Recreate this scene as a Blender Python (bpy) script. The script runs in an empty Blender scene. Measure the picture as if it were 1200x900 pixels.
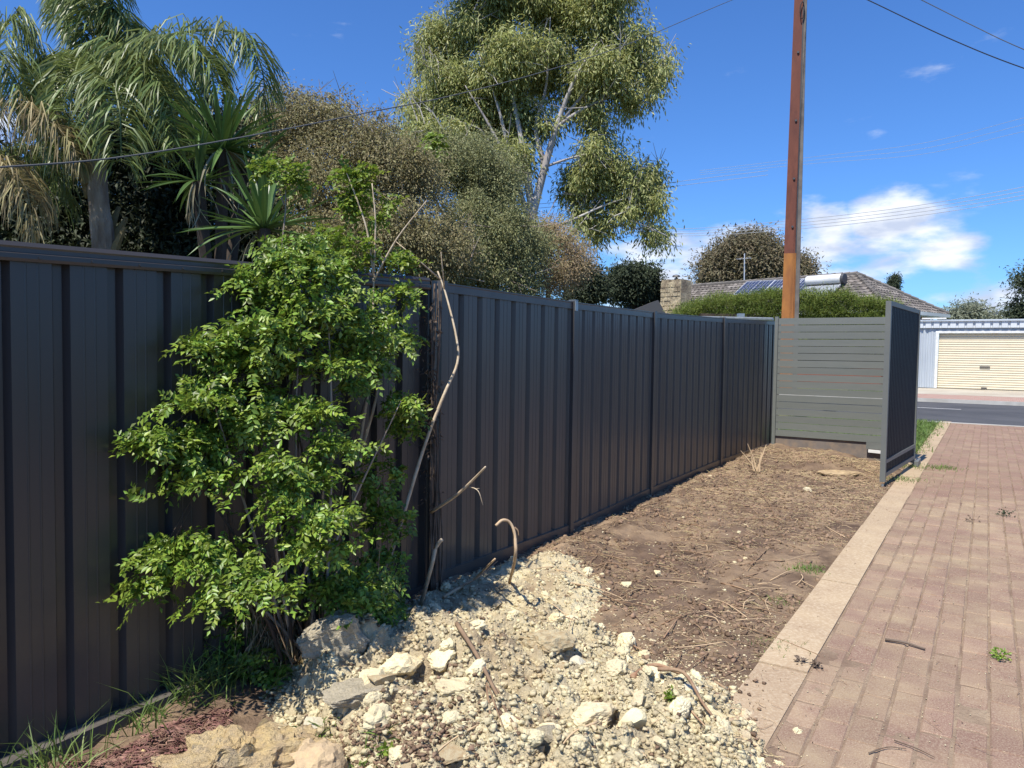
import bpy, math, random
import numpy as np
from mathutils import Vector
random.seed(7); RG = np.random.default_rng(11)
sc = bpy.context.scene; COL = sc.collection
rad = math.radians
# ------------------------------------------------------------------ camera, sky, sun, exposure
F_PX, PITCH, ROLL, CAM_H = 870.0, rad(2.5), rad(0.8), 1.57
fw = np.array([0, math.cos(PITCH), -math.sin(PITCH)]); u0 = np.cross(np.array([1.0, 0, 0]), fw)
up = u0*math.cos(ROLL) - np.array([1.0, 0, 0])*math.sin(ROLL); rt = np.cross(fw, up)
CP = np.array([0, 0, CAM_H])
cd = bpy.data.cameras.new('camera'); cam = bpy.data.objects.new('camera', cd); COL.objects.link(cam); sc.camera = cam
from mathutils import Matrix
m = Matrix.Identity(4)
for i in range(3): m[i][0] = rt[i]; m[i][1] = up[i]; m[i][2] = -fw[i]; m[i][3] = CP[i]
cam.matrix_world = m
cd.sensor_fit = 'HORIZONTAL'; cd.sensor_width = 36; cd.lens = 36*F_PX/1200; cd.clip_start = 0.05; cd.clip_end = 3000
SUN_EL, SX, SY = rad(60), -0.59, -0.807            # horizontal direction towards the sun
world = bpy.data.worlds.new('World'); sc.world = world; world.use_nodes = True
nt = world.node_tree; nt.nodes.clear(); N = nt.nodes.new; Lk = nt.links.new
sky = N('ShaderNodeTexSky'); sky.sky_type = 'NISHITA'; sky.sun_disc = False
sky.sun_elevation = SUN_EL; sky.sun_rotation = math.atan2(SX, SY); sky.air_density = 1.0; sky.dust_density = 0.3; sky.ozone_density = 3.0; sky.altitude = 50
bg = N('ShaderNodeBackground'); bg.inputs[1].default_value = 0.095; wo = N('ShaderNodeOutputWorld')
tc = N('ShaderNodeTexCoord'); sx = N('ShaderNodeSeparateXYZ'); Lk(tc.outputs['Generated'], sx.inputs[0])
def wmath(op, a, b=None, c=None, clamp=False):
    n = N('ShaderNodeMath'); n.operation = op; n.use_clamp = clamp
    for k, q in enumerate((a, b, c)):
        if q is None: continue
        if isinstance(q, (int, float)): n.inputs[k].default_value = q
        else: Lk(q, n.inputs[k])
    return n.outputs[0]
mp = N('ShaderNodeMapping'); mp.inputs['Scale'].default_value = (1, 1, 2.6); Lk(tc.outputs['Generated'], mp.inputs[0])
nz = N('ShaderNodeTexNoise'); nz.inputs['Scale'].default_value = 7.5; nz.inputs['Detail'].default_value = 9; nz.inputs['Roughness'].default_value = 0.55; Lk(mp.outputs[0], nz.inputs['Vector'])
def skyspot(px, py, ax, az, amp):
    d = fw + rt*(px-600)/F_PX + up*(450-py)/F_PX; d = d/np.linalg.norm(d)
    h = math.hypot(d[0], d[1])
    t = N('ShaderNodeVectorMath'); t.operation = 'DOT_PRODUCT'; Lk(tc.outputs['Generated'], t.inputs[0]); t.inputs[1].default_value = (d[1]/h, -d[0]/h, 0)
    f_ = N('ShaderNodeVectorMath'); f_.operation = 'DOT_PRODUCT'; Lk(tc.outputs['Generated'], f_.inputs[0]); f_.inputs[1].default_value = (d[0]/h, d[1]/h, 0)
    a = wmath('POWER', wmath('DIVIDE', t.outputs['Value'], ax), 2.0)
    b = wmath('POWER', wmath('DIVIDE', wmath('SUBTRACT', sx.outputs[2], float(d[2])), az), 2.0)
    e = wmath('SUBTRACT', 1.0, wmath('ADD', a, b), clamp=True)
    return wmath('MULTIPLY', wmath('MULTIPLY', e, wmath('GREATER_THAN', f_.outputs['Value'], 0.0)), amp)
spots = [skyspot(1030, 250, .06, .045, .84), skyspot(955, 262, .07, .050, .84), skyspot(880, 285, .08, .036, .80), skyspot(1115, 298, .065, .030, .86), skyspot(960, 305, .24, .05, .66), skyspot(770, 312, .16, .05, .66),
         skyspot(1000, 335, .22, .04, .5), skyspot(1165, 355, .13, .035, .75), skyspot(5, 140, .07, .10, .42), skyspot(700, 345, .1, .03, .5)]
acc = spots[0]
for s_ in spots[1:]: acc = wmath('MAXIMUM', acc, s_)
lowband = wmath('MULTIPLY', wmath('SUBTRACT', 1.0, wmath('DIVIDE', sx.outputs[2], 0.20), clamp=True), 0.24)
nzc = wmath('ADD', wmath('MULTIPLY', wmath('SUBTRACT', nz.outputs['Fac'], .5), 2.7), .26)
dens = wmath('ADD', wmath('ADD', nzc, acc), lowband)
cl = N('ShaderNodeMapRange'); cl.interpolation_type = 'SMOOTHSTEP'; cl.inputs['From Min'].default_value = 0.60; cl.inputs['From Max'].default_value = 1.22; Lk(dens, cl.inputs['Value'])
nz2 = N('ShaderNodeTexNoise'); nz2.inputs['Scale'].default_value = 16; nz2.inputs['Detail'].default_value = 9; Lk(mp.outputs[0], nz2.inputs['Vector'])
cc = N('ShaderNodeMix'); cc.data_type = 'RGBA'; cc.inputs['A'].default_value = (4.9, 5.6, 7.2, 1); cc.inputs['B'].default_value = (8.6, 8.9, 9.4, 1)
cr = N('ShaderNodeMapRange'); cr.inputs['From Min'].default_value = 0.38; cr.inputs['From Max'].default_value = 0.62; Lk(nz2.outputs['Fac'], cr.inputs['Value']); Lk(cr.outputs[0], cc.inputs['Factor'])
tint = N('ShaderNodeMix'); tint.data_type = 'RGBA'; tint.blend_type = 'MULTIPLY'; tint.inputs['Factor'].default_value = 1.0; tint.inputs['B'].default_value = (0.53, 0.90, 1.42, 1)
Lk(sky.outputs[0], tint.inputs['A'])
mx = N('ShaderNodeMix'); mx.data_type = 'RGBA'; Lk(cl.outputs[0], mx.inputs['Factor']); Lk(tint.outputs['Result'], mx.inputs['A']); Lk(cc.outputs['Result'], mx.inputs['B'])
Lk(mx.outputs['Result'], bg.inputs[0]); Lk(bg.outputs[0], wo.inputs[0])
sl = bpy.data.lights.new('sun', 'SUN'); sl.energy = 4.9; sl.angle = rad(0.55); sl.color = (1.0, 0.95, 0.86)
so = bpy.data.objects.new('sun', sl); COL.objects.link(so)
sv = Vector((SX*math.cos(SUN_EL), SY*math.cos(SUN_EL), math.sin(SUN_EL)))
so.rotation_euler = sv.to_track_quat('Z', 'Y').to_euler(); so.location = (0, 0, 30)
sc.view_settings.view_transform = 'Standard'; sc.view_settings.look = 'None'; sc.view_settings.gamma = 1; sc.view_settings.exposure = 0.42
sc.cycles.max_bounces = 6; sc.cycles.diffuse_bounces = 3; sc.cycles.glossy_bounces = 2; sc.cycles.transmission_bounces = 3; sc.cycles.transparent_max_bounces = 4

# ------------------------------------------------------------------ coordinates
def ray(x, y): return fw + rt*(x-600)/F_PX + up*(450-y)/F_PX
def at(x, y, Y): d = ray(x, y); return CP + d*(Y/d[1])       # a surveyed point: bearing and range Y
def gnd(x, y, z=0.0): d = ray(x, y); return CP + d*((z-CAM_H)/d[2])
S0 = np.array([1.145, 3.522]); D2 = np.array([.5388, .8424]); N2 = np.array([.8424, -.5388])   # driveway frame: u along, v across
def UV(u, v, z=0.0): p = S0 + D2*u + N2*v; return np.array([p[0], p[1], z])
def toUV(x, y): dx = x-S0[0]; dy = y-S0[1]; return dx*D2[0]+dy*D2[1], dx*N2[0]+dy*N2[1]

# ------------------------------------------------------------------ noise (numpy)
_lat = np.random.default_rng(3).random((256, 256))
def vnoise(x, y):
    xi = np.floor(x).astype(int); yi = np.floor(y).astype(int); fx = x-xi; fy = y-yi
    fx = fx*fx*(3-2*fx); fy = fy*fy*(3-2*fy)
    a = _lat[xi & 255, yi & 255]; b = _lat[(xi+1) & 255, yi & 255]; c = _lat[xi & 255, (yi+1) & 255]; d = _lat[(xi+1) & 255, (yi+1) & 255]
    return (a*(1-fx)+b*fx)*(1-fy)+(c*(1-fx)+d*fx)*fy - 0.5
def fbm(x, y, s, o=4):
    r = 0; a = 1.0
    for i in range(o): r = r + a*vnoise(x*s+17.3*i, y*s+5.1*i); s *= 2.1; a *= .5
    return r
# ------------------------------------------------------------------ ground heights
def h_soil(x, y):
    x = np.asarray(x, float); y = np.asarray(y, float)
    u, v = toUV(x, y)
    fz = np.interp(u, [-4, -2.2, .3, 4.5, 6.5, 8.0, 8.8, 10, 14], [-.16, -.12, -.045, -.03, .02, .11, .10, .02, 0])
    w = np.clip(-v/1.6, 0, 1); w = w*w*(3-2*w)
    h = fz*w - .012
    h = h + .05*np.exp(-((u-7.7)/1.0)**2-((v+1.2)/.6)**2) + .045*np.exp(-((u-5.4)/.7)**2-((v+1.0)/.5)**2)
    amp = np.clip(-v/.5, .0, 1)
    h = h + amp*(fbm(x, y, 2.0, 3)*.05 + fbm(x, y, 9, 4)*.035) + np.where(v < 0, fbm(x, y, 40, 2)*.010, 0)
    h = h + .03*np.exp(-((v+1.9)/.14)**2)*(1+2*vnoise(x*5, y*5))*(u > .8) - .018*np.clip((-v-1.98)/.12, 0, 1)*(u > -.5)
    return np.where(v > 0.0, -.03, h)
RUB = [(318, 740), (345, 700), (480, 690), (560, 655), (625, 645), (680, 650), (705, 685), (685, 720), (760, 770), (850, 800), (915, 850), (960, 930), (960, 1050), (430, 1050), (400, 890), (330, 840)]
RUBW = np.array([gnd(a, b)[:2] for a, b in RUB])
def sdf_poly(x, y, P):
    d = np.full(np.shape(x), 1e9); ins = np.zeros(np.shape(x), bool); n = len(P)
    for i in range(n):
        a = P[i]; b = P[(i+1) % n]; ex, ey = b-a; wx = x-a[0]; wy = y-a[1]
        t = np.clip((wx*ex+wy*ey)/(ex*ex+ey*ey), 0, 1); d = np.minimum(d, np.hypot(wx-ex*t, wy-ey*t))
        c = ((a[1] <= y) & (b[1] > y)) | ((b[1] <= y) & (a[1] > y))
        xs = a[0]+(y-a[1])/(ey if abs(ey) > 1e-9 else 1e-9)*ex
        ins ^= c & (x < xs)
    return np.where(ins, d, -d)
BUMPS = [(-.80, 3.62, .22, .24), (-.42, 3.95, .17, .32), (-.1, 3.55, .10, .3), (-.15, 3.0, .06, .35), (.5, 3.35, .05, .3), (.25, 3.75, .06, .25), (-.55, 3.2, .05, .2)]
def rub_bump(x, y):
    r = 0
    for a, b, h, s in BUMPS: r = r + h*np.exp(-((x-a)**2+(y-b)**2)/(s*s))
    return r
def h_rub(x, y):
    s = sdf_poly(x, y, RUBW) + .10*fbm(x, y, 3, 3)*1.6
    _u, _v = toUV(x, y); s = np.minimum(s, (_v+2.16)*1.0 + .05*fbm(x, y, 8, 2))
    k = np.clip(s/.22, -1, 1)
    rough = fbm(x, y, 5, 6)*.11 - np.abs(fbm(x+9, y, 9, 5))*.15 + .05 - np.abs(fbm(x, y+4, 26, 3))*.03
    rough = rough*np.interp(y, [3.7, 4.5], [1, .4])
    return h_soil(x, y) + .045*k + np.clip(k, 0, 1)*(rub_bump(x, y)+rough) + fbm(x, y, 45, 2)*.008
def h_top(x, y): return np.maximum(h_soil(x, y), h_rub(x, y))

# ------------------------------------------------------------------ materials
MATS = {}
def col(c): return (c[0], c[1], c[2], 1)
def mat(name, c, rough=.8, spec=.3, metal=0, c2=None, scale=6, c3=None, scale3=40, f3=.35, bump=0, bscale=30, island=0, obj=0, sub=None, transl=0, stretch=None, coords='Object', lo=.35, hi=.65, bumpd=.01, detail=6):
    if name in MATS: return MATS[name]
    M = bpy.data.materials.new(name); M.use_nodes = True; t = M.node_tree; b = t.nodes['Principled BSDF']; n = t.nodes.new; l = t.links.new
    b.inputs['Roughness'].default_value = rough; b.inputs['Specular IOR Level'].default_value = spec; b.inputs['Metallic'].default_value = metal
    cdn = n('ShaderNodeTexCoord'); vec = cdn.outputs[coords] if coords != 'World' else None
    if coords == 'World': g = n('ShaderNodeNewGeometry'); vec = g.outputs['Position']
    if stretch:
        mpn = n('ShaderNodeMapping'); mpn.inputs['Scale'].default_value = stretch; l(vec, mpn.inputs[0]); vec = mpn.outputs[0]
    cur = None
    def rgb(c): q = n('ShaderNodeRGB'); q.outputs[0].default_value = col(c); return q.outputs[0]
    cur = rgb(c)
    def mixin(cur, other, fac, mode='MIX', f=None):
        q = n('ShaderNodeMix'); q.data_type = 'RGBA'; q.blend_type = mode; l(cur, q.inputs['A']); l(other, q.inputs['B'])
        if isinstance(fac, (int, float)): q.inputs['Factor'].default_value = fac
        else: l(fac, q.inputs['Factor'])
        return q.outputs['Result']
    def nfac(s, lo, hi, d=6):
        q = n('ShaderNodeTexNoise'); q.inputs['Scale'].default_value = s; q.inputs['Detail'].default_value = d; q.inputs['Roughness'].default_value = .6; l(vec, q.inputs['Vector'])
        r = n('ShaderNodeMapRange'); r.inputs['From Min'].default_value = lo; r.inputs['From Max'].default_value = hi; l(q.outputs['Fac'], r.inputs['Value']); return r.outputs[0]
    if c2: cur = mixin(cur, rgb(c2), nfac(scale, lo, hi, detail))
    if c3:
        f = nfac(scale3, .45, .7); mm = n('ShaderNodeMath'); mm.operation = 'MULTIPLY'; l(f, mm.inputs[0]); mm.inputs[1].default_value = f3
        cur = mixin(cur, rgb(c3), mm.outputs[0])
    def vary(cur, src, amt, hue=.022 if transl or island > .38 else .006):
        h = n('ShaderNodeHueSaturation'); l(cur, h.inputs['Color'])
        r = n('ShaderNodeMapRange'); r.inputs['To Min'].default_value = 1-amt; r.inputs['To Max'].default_value = 1+amt; l(src, r.inputs['Value']); l(r.outputs[0], h.inputs['Value'])
        s = n('ShaderNodeMath'); s.operation = 'MULTIPLY'; s.inputs[1].default_value = 7.31; l(src, s.inputs[0]); fr = n('ShaderNodeMath'); fr.operation = 'FRACT'; l(s.outputs[0], fr.inputs[0])
        r2 = n('ShaderNodeMapRange'); r2.inputs['To Min'].default_value = .5-hue; r2.inputs['To Max'].default_value = .5+hue; l(fr.outputs[0], r2.inputs['Value']); l(r2.outputs[0], h.inputs['Hue'])
        return h.outputs[0]
    if island: g2 = n('ShaderNodeNewGeometry'); cur = vary(cur, g2.outputs['Random Per Island'], island)
    if obj: oi = n('ShaderNodeObjectInfo'); cur = vary(cur, oi.outputs['Random'], obj, .004)
    l(cur, b.inputs['Base Color'])
    if bump:
        q = n('ShaderNodeTexNoise'); q.inputs['Scale'].default_value = bscale; q.inputs['Detail'].default_value = 8; q.inputs['Roughness'].default_value = .65; l(vec, q.inputs['Vector'])
        bp = n('ShaderNodeBump'); bp.inputs['Strength'].default_value = bump; bp.inputs['Distance'].default_value = bumpd; l(q.outputs['Fac'], bp.inputs['Height']); l(bp.outputs[0], b.inputs['Normal'])
    if transl:
        tr = n('ShaderNodeBsdfTranslucent'); l(cur, tr.inputs[0]); ms = n('ShaderNodeMixShader'); ms.inputs[0].default_value = transl
        l(b.outputs[0], ms.inputs[1]); l(tr.outputs[0], ms.inputs[2]); l(ms.outputs[0], t.nodes['Material Output'].inputs[0])
    MATS[name] = M; return M
M_soil = mat('soil', (.178, .122, .085), .95, .1, c2=(.33, .235, .15), scale=1.3, c3=(.06, .038, .03), scale3=3.0, f3=.85, bump=.9, bscale=55, coords='World', lo=.42, hi=.62, bumpd=.02)
M_clod = mat('soil_clod', (.165, .11, .075), .95, .1, c2=(.28, .19, .125), scale=1.2, island=.35, coords='World', bump=.5, bscale=80)
M_rub = mat('rubble', (.64, .555, .36), .95, .1, c2=(.47, .37, .23), scale=2.8, c3=(.22, .14, .09), scale3=3.2, f3=.75, bump=1, bscale=50, coords='World', lo=.45, hi=.72, bumpd=.025)
M_chunk = mat('limestone', (.62, .535, .345), .93, .12, c2=(.48, .37, .215), scale=5, island=.16, obj=.14, bump=.8, bscale=28, bumpd=.02, lo=.45, hi=.75, coords='World')
M_white = mat('white_limestone', (.60, .55, .42), .9, .15, c2=(.5, .42, .28), scale=6, bump=.6, bscale=25, lo=.5, hi=.8)
M_tan = mat('tan_stone', (.42, .30, .165), .9, .15, c2=(.52, .44, .28), scale=5, bump=.8, bscale=24, obj=.12)
M_grey = mat('grey_stone', (.52, .45, .32), .9, .15, c2=(.58, .50, .36), scale=4, bump=.8, bscale=20, c3=(.2, .17, .12), scale3=14, f3=.5, bumpd=.03)
M_yel = mat('yellow_sandstone', (.74, .55, .27), .95, .1, c2=(.58, .46, .30), scale=4.5, c3=(.5, .28, .10), scale3=2.2, f3=.3, bump=1, bscale=18, bumpd=.04)
M_mulch = mat('red_mulch', (.15, .075, .06), .9, .2, c2=(.27, .16, .12), scale=12, island=.4, coords='World')
M_brick = mat('paver_brick', (.228, .140, .102), .9, .2, c2=(.34, .245, .155), scale=2.2, c3=(.42, .33, .23), scale3=150, f3=.8, obj=.08, bump=.6, bscale=70, coords='World', lo=.42, hi=.66, bumpd=.004)
M_brickf = mat('paver_brick_far', (.228, .140, .103), .9, .2, c2=(.28, .19, .13), scale=1.3, c3=(.40, .31, .22), scale3=150, f3=.6, island=.07, bump=.6, bscale=70, coords='World', lo=.42, hi=.66, bumpd=.004)
M_sand = mat('joint_sand', (.20, .135, .095), .95, .1, c2=(.37, .28, .19), scale=3, c3=(.20, .14, .10), scale3=60, f3=.7, bump=.8, bscale=90, coords='World')
M_edge = mat('edging_concrete', (.43, .32, .205), .93, .15, c2=(.36, .26, .17), scale=3.0, c3=(.58, .48, .34), scale3=60, f3=.6, bump=.6, bscale=60, coords='World', bumpd=.005, obj=.06)
M_asph = mat('asphalt', (.050, .052, .058), .9, .3, c2=(.085, .085, .09), scale=.5, c3=(.12, .12, .125), scale3=60, f3=.5, bump=.4, bscale=80, coords='World', stretch=(1, 1, 1))
M_conc = mat('concrete', (.46, .42, .34), .9, .2, c2=(.38, .33, .26), scale=.8, bump=.3, bscale=30, coords='World')
M_kerb = mat('kerb_concrete', (.5, .48, .44), .9, .2, c2=(.38, .36, .32), scale=2, coords='World')
M_field = mat('field', (.10, .085, .05), .95, .1, c2=(.06, .075, .03), scale=.3, coords='World')
M_paint = mat('white_paint', (.75, .75, .72), .6, .3, c2=(.6, .6, .58), scale=8)
M_fence = mat('charcoal_steel', (.047, .044, .043), .27, .50, c2=(.052, .047, .044), scale=1.5, stretch=(6, 6, .6), c3=(.055, .048, .044), scale3=1.2, f3=.35, bump=.06, bscale=5, coords='World')
M_fencen = mat('dusty_charcoal_steel', (.074, .069, .066), .30, .42, c2=(.060, .055, .053), scale=1.2, stretch=(6, 6, .5), c3=(.12, .10, .08), scale3=1.6, f3=.4, bump=.06, bscale=5, coords='World')
M_fence2 = mat('grey_steel', (.135, .142, .130), .5, .4, c2=(.15, .155, .14), scale=3, coords='World')
M_slat = mat('slat_paint', (.150, .160, .142), .5, .4, c2=(.165, .172, .152), scale=3, stretch=(1, 1, 6), coords='World', obj=.05)
M_galv = mat('galvanised', (.40, .43, .43), .4, .5, metal=.6, c2=(.3, .32, .33), scale=14)
M_plinth = mat('dusty_plinth', (.22, .185, .16), .95, .1, c2=(.16, .14, .125), scale=4, c3=(.3, .22, .15), scale3=9, f3=.6, coords='World')
M_bark = mat('grey_bark', (.42, .36, .30), .9, .2, c2=(.25, .19, .14), scale=9, stretch=(1, 1, .25), bump=.5, bscale=20, coords='World')
M_gbark = mat('gum_bark', (.50, .46, .42), .8, .25, c2=(.28, .25, .24), scale=1.4, stretch=(1, 1, .4), coords='World')
M_dbark = mat('dark_bark', (.09, .065, .05), .9, .2, c2=(.05, .04, .03), scale=6, coords='World')
M_twig = mat('dry_twig', (.36, .25, .15), .85, .2, c2=(.22, .13, .08), scale=20, obj=.22, coords='World')
M_pale = mat('pale_dead_wood', (.60, .50, .36), .85, .2, c2=(.42, .32, .21), scale=18, coords='World', bump=.4, bscale=60)
M_straw = mat('straw', (.50, .38, .22), .85, .2, island=.4)
M_vine = mat('dead_vine', (.10, .07, .05), .9, .2, c2=(.17, .13, .10), scale=12, coords='World')
M_shrub = mat('shrub_leaf', (.19, .28, .038), .42, .5, island=.55, transl=.30)
M_shrubl = mat('young_leaf', (.20, .28, .035), .45, .5, island=.35, transl=.45)
M_gum = mat('gum_leaf', (.35, .37, .125), .45, .5, island=.35, transl=.42)
M_brown = mat('brown_leaf', (.275, .245, .12), .6, .35, island=.45, transl=.35)
M_brown2 = mat('tan_leaf', (.36, .28, .16), .6, .35, island=.4, transl=.35)
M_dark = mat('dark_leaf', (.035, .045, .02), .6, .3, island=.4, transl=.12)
M_far = mat('far_leaf', (.17, .145, .085), .7, .25, island=.35, transl=.2)
M_farg = mat('far_green_leaf', (.05, .065, .035), .7, .25, island=.35, transl=.15)
M_hedge = mat('hedge_leaf', (.17, .22, .04), .55, .35, island=.35, transl=.3)
M_palm = mat('palm_leaflet', (.18, .225, .07), .4, .5, island=.35, transl=.3)
M_palmd = mat('dry_palm_leaflet', (.31, .26, .13), .6, .3, island=.35, transl=.3)
M_yuc = mat('spear_leaf', (.085, .15, .035), .4, .5, obj=.3, transl=.15)
M_yucd = mat('dry_spear_leaf', (.30, .27, .17), .6, .3, obj=.25, transl=.15)
M_grass = mat('grass_blade', (.17, .25, .06), .5, .4, island=.4, transl=.35)
M_rust = mat('rusty_steel', (.135, .045, .030), .75, .35, c2=(.19, .062, .036), scale=2.5, c3=(.09, .03, .022), scale3=9, f3=.6, stretch=(1, 1, .35), coords='World')
M_rusto = mat('orange_rust', (.42, .175, .045), .8, .3, c2=(.32, .125, .04), scale=3, c3=(.22, .09, .04), scale3=8, f3=.6, stretch=(1, 1, .35), coords='World')
M_pconc = mat('pole_concrete', (.20, .18, .16), .9, .2, c2=(.12, .105, .095), scale=3, coords='World')
M_wire = mat('black_cable', (.02, .02, .022), .6, .3)
M_wirel = mat('bare_wire', (.50, .51, .52), .4, .5, metal=.3)
M_tile = mat('roof_tile', (.135, .118, .105), .85, .25, c2=(.2, .18, .16), scale=1.5, island=.38, coords='World')
M_cap = mat('ridge_cap', (.16, .145, .13), .85, .25, island=.25)
M_wallr = mat('red_brick_wall', (.28, .08, .05), .9, .2, c2=(.2, .07, .05), scale=3, coords='World')
M_fascia = mat('cream_paint', (.72, .70, .62), .6, .3)
M_cells = mat('solar_cell', (.035, .045, .085), .2, .6, c2=(.045, .055, .1), scale=3)
M_alu = mat('aluminium', (.62, .63, .65), .35, .5, metal=.3)
M_tank = mat('tank_white', (.74, .74, .72), .35, .5, c2=(.62, .62, .60), scale=2)
M_chim = mat('chimney_stone', (.50, .42, .28), .95, .15, c2=(.25, .2, .14), scale=1.4, coords='World', lo=.4, hi=.6, bump=.8, bscale=6, bumpd=.1)
M_zinc = mat('zinc_sheet', (.50, .54, .57), .5, .5, metal=.15, c2=(.42, .46, .50), scale=1.2, stretch=(1, 1, .4), coords='World')
M_roller = mat('cream_roller', (.66, .58, .42), .6, .35, c2=(.62, .54, .39), scale=2)
M_dgrey = mat('dark_metal', (.07, .07, .075), .5, .4)

def low_tint(M, z0, z1, c, amt):  # blends in a brown that fades out upwards, its edge broken by noise
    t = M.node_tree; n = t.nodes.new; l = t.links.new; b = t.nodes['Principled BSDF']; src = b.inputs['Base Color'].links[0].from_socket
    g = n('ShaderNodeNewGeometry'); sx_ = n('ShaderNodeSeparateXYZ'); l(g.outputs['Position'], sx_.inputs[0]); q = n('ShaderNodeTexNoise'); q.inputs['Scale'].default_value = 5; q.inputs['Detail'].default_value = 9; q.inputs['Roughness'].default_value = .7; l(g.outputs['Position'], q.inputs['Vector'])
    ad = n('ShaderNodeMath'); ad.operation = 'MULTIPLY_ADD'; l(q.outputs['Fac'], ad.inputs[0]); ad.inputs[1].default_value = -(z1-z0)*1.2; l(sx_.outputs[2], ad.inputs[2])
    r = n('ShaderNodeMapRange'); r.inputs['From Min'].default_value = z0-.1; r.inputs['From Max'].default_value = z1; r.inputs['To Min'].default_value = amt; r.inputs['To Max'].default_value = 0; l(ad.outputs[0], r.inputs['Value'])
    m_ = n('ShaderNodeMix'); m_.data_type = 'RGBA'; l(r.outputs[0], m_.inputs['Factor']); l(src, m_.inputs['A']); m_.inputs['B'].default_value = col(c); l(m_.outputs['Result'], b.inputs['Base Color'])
low_tint(M_fence, -.15, .35, (.13, .095, .07), .45); low_tint(M_fencen, -.1, .45, (.16, .115, .08), .5)
# ------------------------------------------------------------------ mesh helpers
class B:
    def __init__(s): s.v = []; s.f = []
    def add(s, v, f):
        o = len(s.v); s.v += [tuple(map(float, p)) for p in v]; s.f += [tuple(i+o for i in q) for q in f]; return s
    def box(s, c, sx, sy, sz, ax=None, ay=None, az=None):
        ax = np.array(ax if ax is not None else (1, 0, 0), float); ay = np.array(ay if ay is not None else (0, 1, 0), float); az = np.array(az if az is not None else (0, 0, 1), float)
        c = np.array(c, float); v = [c+ax*sx*a/2+ay*sy*b/2+az*sz*d/2 for d in (-1, 1) for a, b in ((-1, -1), (1, -1), (1, 1), (-1, 1))]
        return s.add(v, [(3, 2, 1, 0), (4, 5, 6, 7), (0, 1, 5, 4), (1, 2, 6, 5), (2, 3, 7, 6), (3, 0, 4, 7)])
    def tube(s, pts, r, n=6, cap=True):
        P = [np.array(p, float) for p in pts]; k = len(P)
        if not hasattr(r, '__len__'): r = [r]*k
        o = len(s.v); ref = np.array([.31, .22, .92]); V = []
        t0 = P[-1]-P[0]
        if abs(np.dot(t0/(np.linalg.norm(t0)+1e-9), ref)) > .9: ref = np.array([1., .1, 0])
        for i in range(k):
            t = P[min(i+1, k-1)]-P[max(i-1, 0)]; t = t/(np.linalg.norm(t)+1e-9)
            a = np.cross(t, ref); a /= np.linalg.norm(a)+1e-9; b = np.cross(t, a)
            for j in range(n): q = 2*math.pi*j/n; V.append(P[i]+(a*math.cos(q)+b*math.sin(q))*r[i])
        Fc = [(i*n+j, i*n+(j+1) % n, (i+1)*n+(j+1) % n, (i+1)*n+j) for i in range(k-1) for j in range(n)]
        if cap: Fc += [tuple(range(n-1, -1, -1)), tuple((k-1)*n+j for j in range(n))]
        return s.add(V, Fc)
    def build(s, name, m, parent=None, smooth=False):
        me = bpy.data.meshes.new(name); me.from_pydata(s.v, [], s.f); me.materials.append(m)
        if smooth: me.shade_smooth()
        return link(name, me, parent)
def link(name, me, parent=None):
    o = bpy.data.objects.new(name, me); COL.objects.link(o)
    if parent is not None: o.parent = parent
    return o
def fast(name, V, Fq, m, parent=None, smooth=False):
    V = np.ascontiguousarray(V, dtype=np.float32).reshape(-1, 3); Fq = np.ascontiguousarray(Fq, dtype=np.int32); k = Fq.shape[1]; nf = Fq.shape[0]
    me = bpy.data.meshes.new(name); me.vertices.add(len(V)); me.vertices.foreach_set('co', V.ravel())
    me.loops.add(nf*k); me.loops.foreach_set('vertex_index', Fq.ravel()); me.polygons.add(nf)
    me.polygons.foreach_set('loop_start', np.arange(0, nf*k, k, dtype=np.int32)); me.polygons.foreach_set('loop_total', np.full(nf, k, dtype=np.int32))
    if smooth: me.polygons.foreach_set('use_smooth', np.ones(nf, bool))
    me.update(calc_edges=True); me.materials.append(m); return link(name, me, parent)
def tag(o, label=None, cat=None, group=None, kind=None):
    for k, q in (('label', label), ('category', cat), ('group', group), ('kind', kind)):
        if q: o[k] = q
    return o
def empty(name, loc, label=None, cat=None, group=None, kind=None):
    o = bpy.data.objects.new(name, None); o.empty_display_size = .1; COL.objects.link(o); o.location = tuple(float(q) for q in loc); return tag(o, label, cat, group, kind)
def rootpart(o):     # geometry of parts is given in world coordinates: cancel the root's offset
    for ch in o.children: ch.matrix_parent_inverse = Matrix.Translation(-o.location)
    return o
def nrm(a): return a/(np.linalg.norm(a, axis=-1, keepdims=True)+1e-9)
def rdir(n): return nrm(RG.normal(size=(n, 3)))
def leafmesh(C, D, Nn, L, W, fold=.18):
    n = len(C); D = nrm(D); Sd = nrm(np.cross(D, Nn)); Nn = np.cross(Sd, D); L = np.broadcast_to(L, (n,)).reshape(n, 1); W = np.broadcast_to(W, (n,)).reshape(n, 1)
    mid = C+D*L*.45+Nn*L*.06; V = np.stack([C, mid+Sd*W/2+Nn*W*fold, C+D*L, mid-Sd*W/2+Nn*W*fold], 1)
    f = np.arange(n)[:, None]*4; Fq = np.concatenate([f+np.array([0, 1, 2]), f+np.array([0, 2, 3])], 0)
    return V.reshape(-1, 3), Fq
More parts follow.
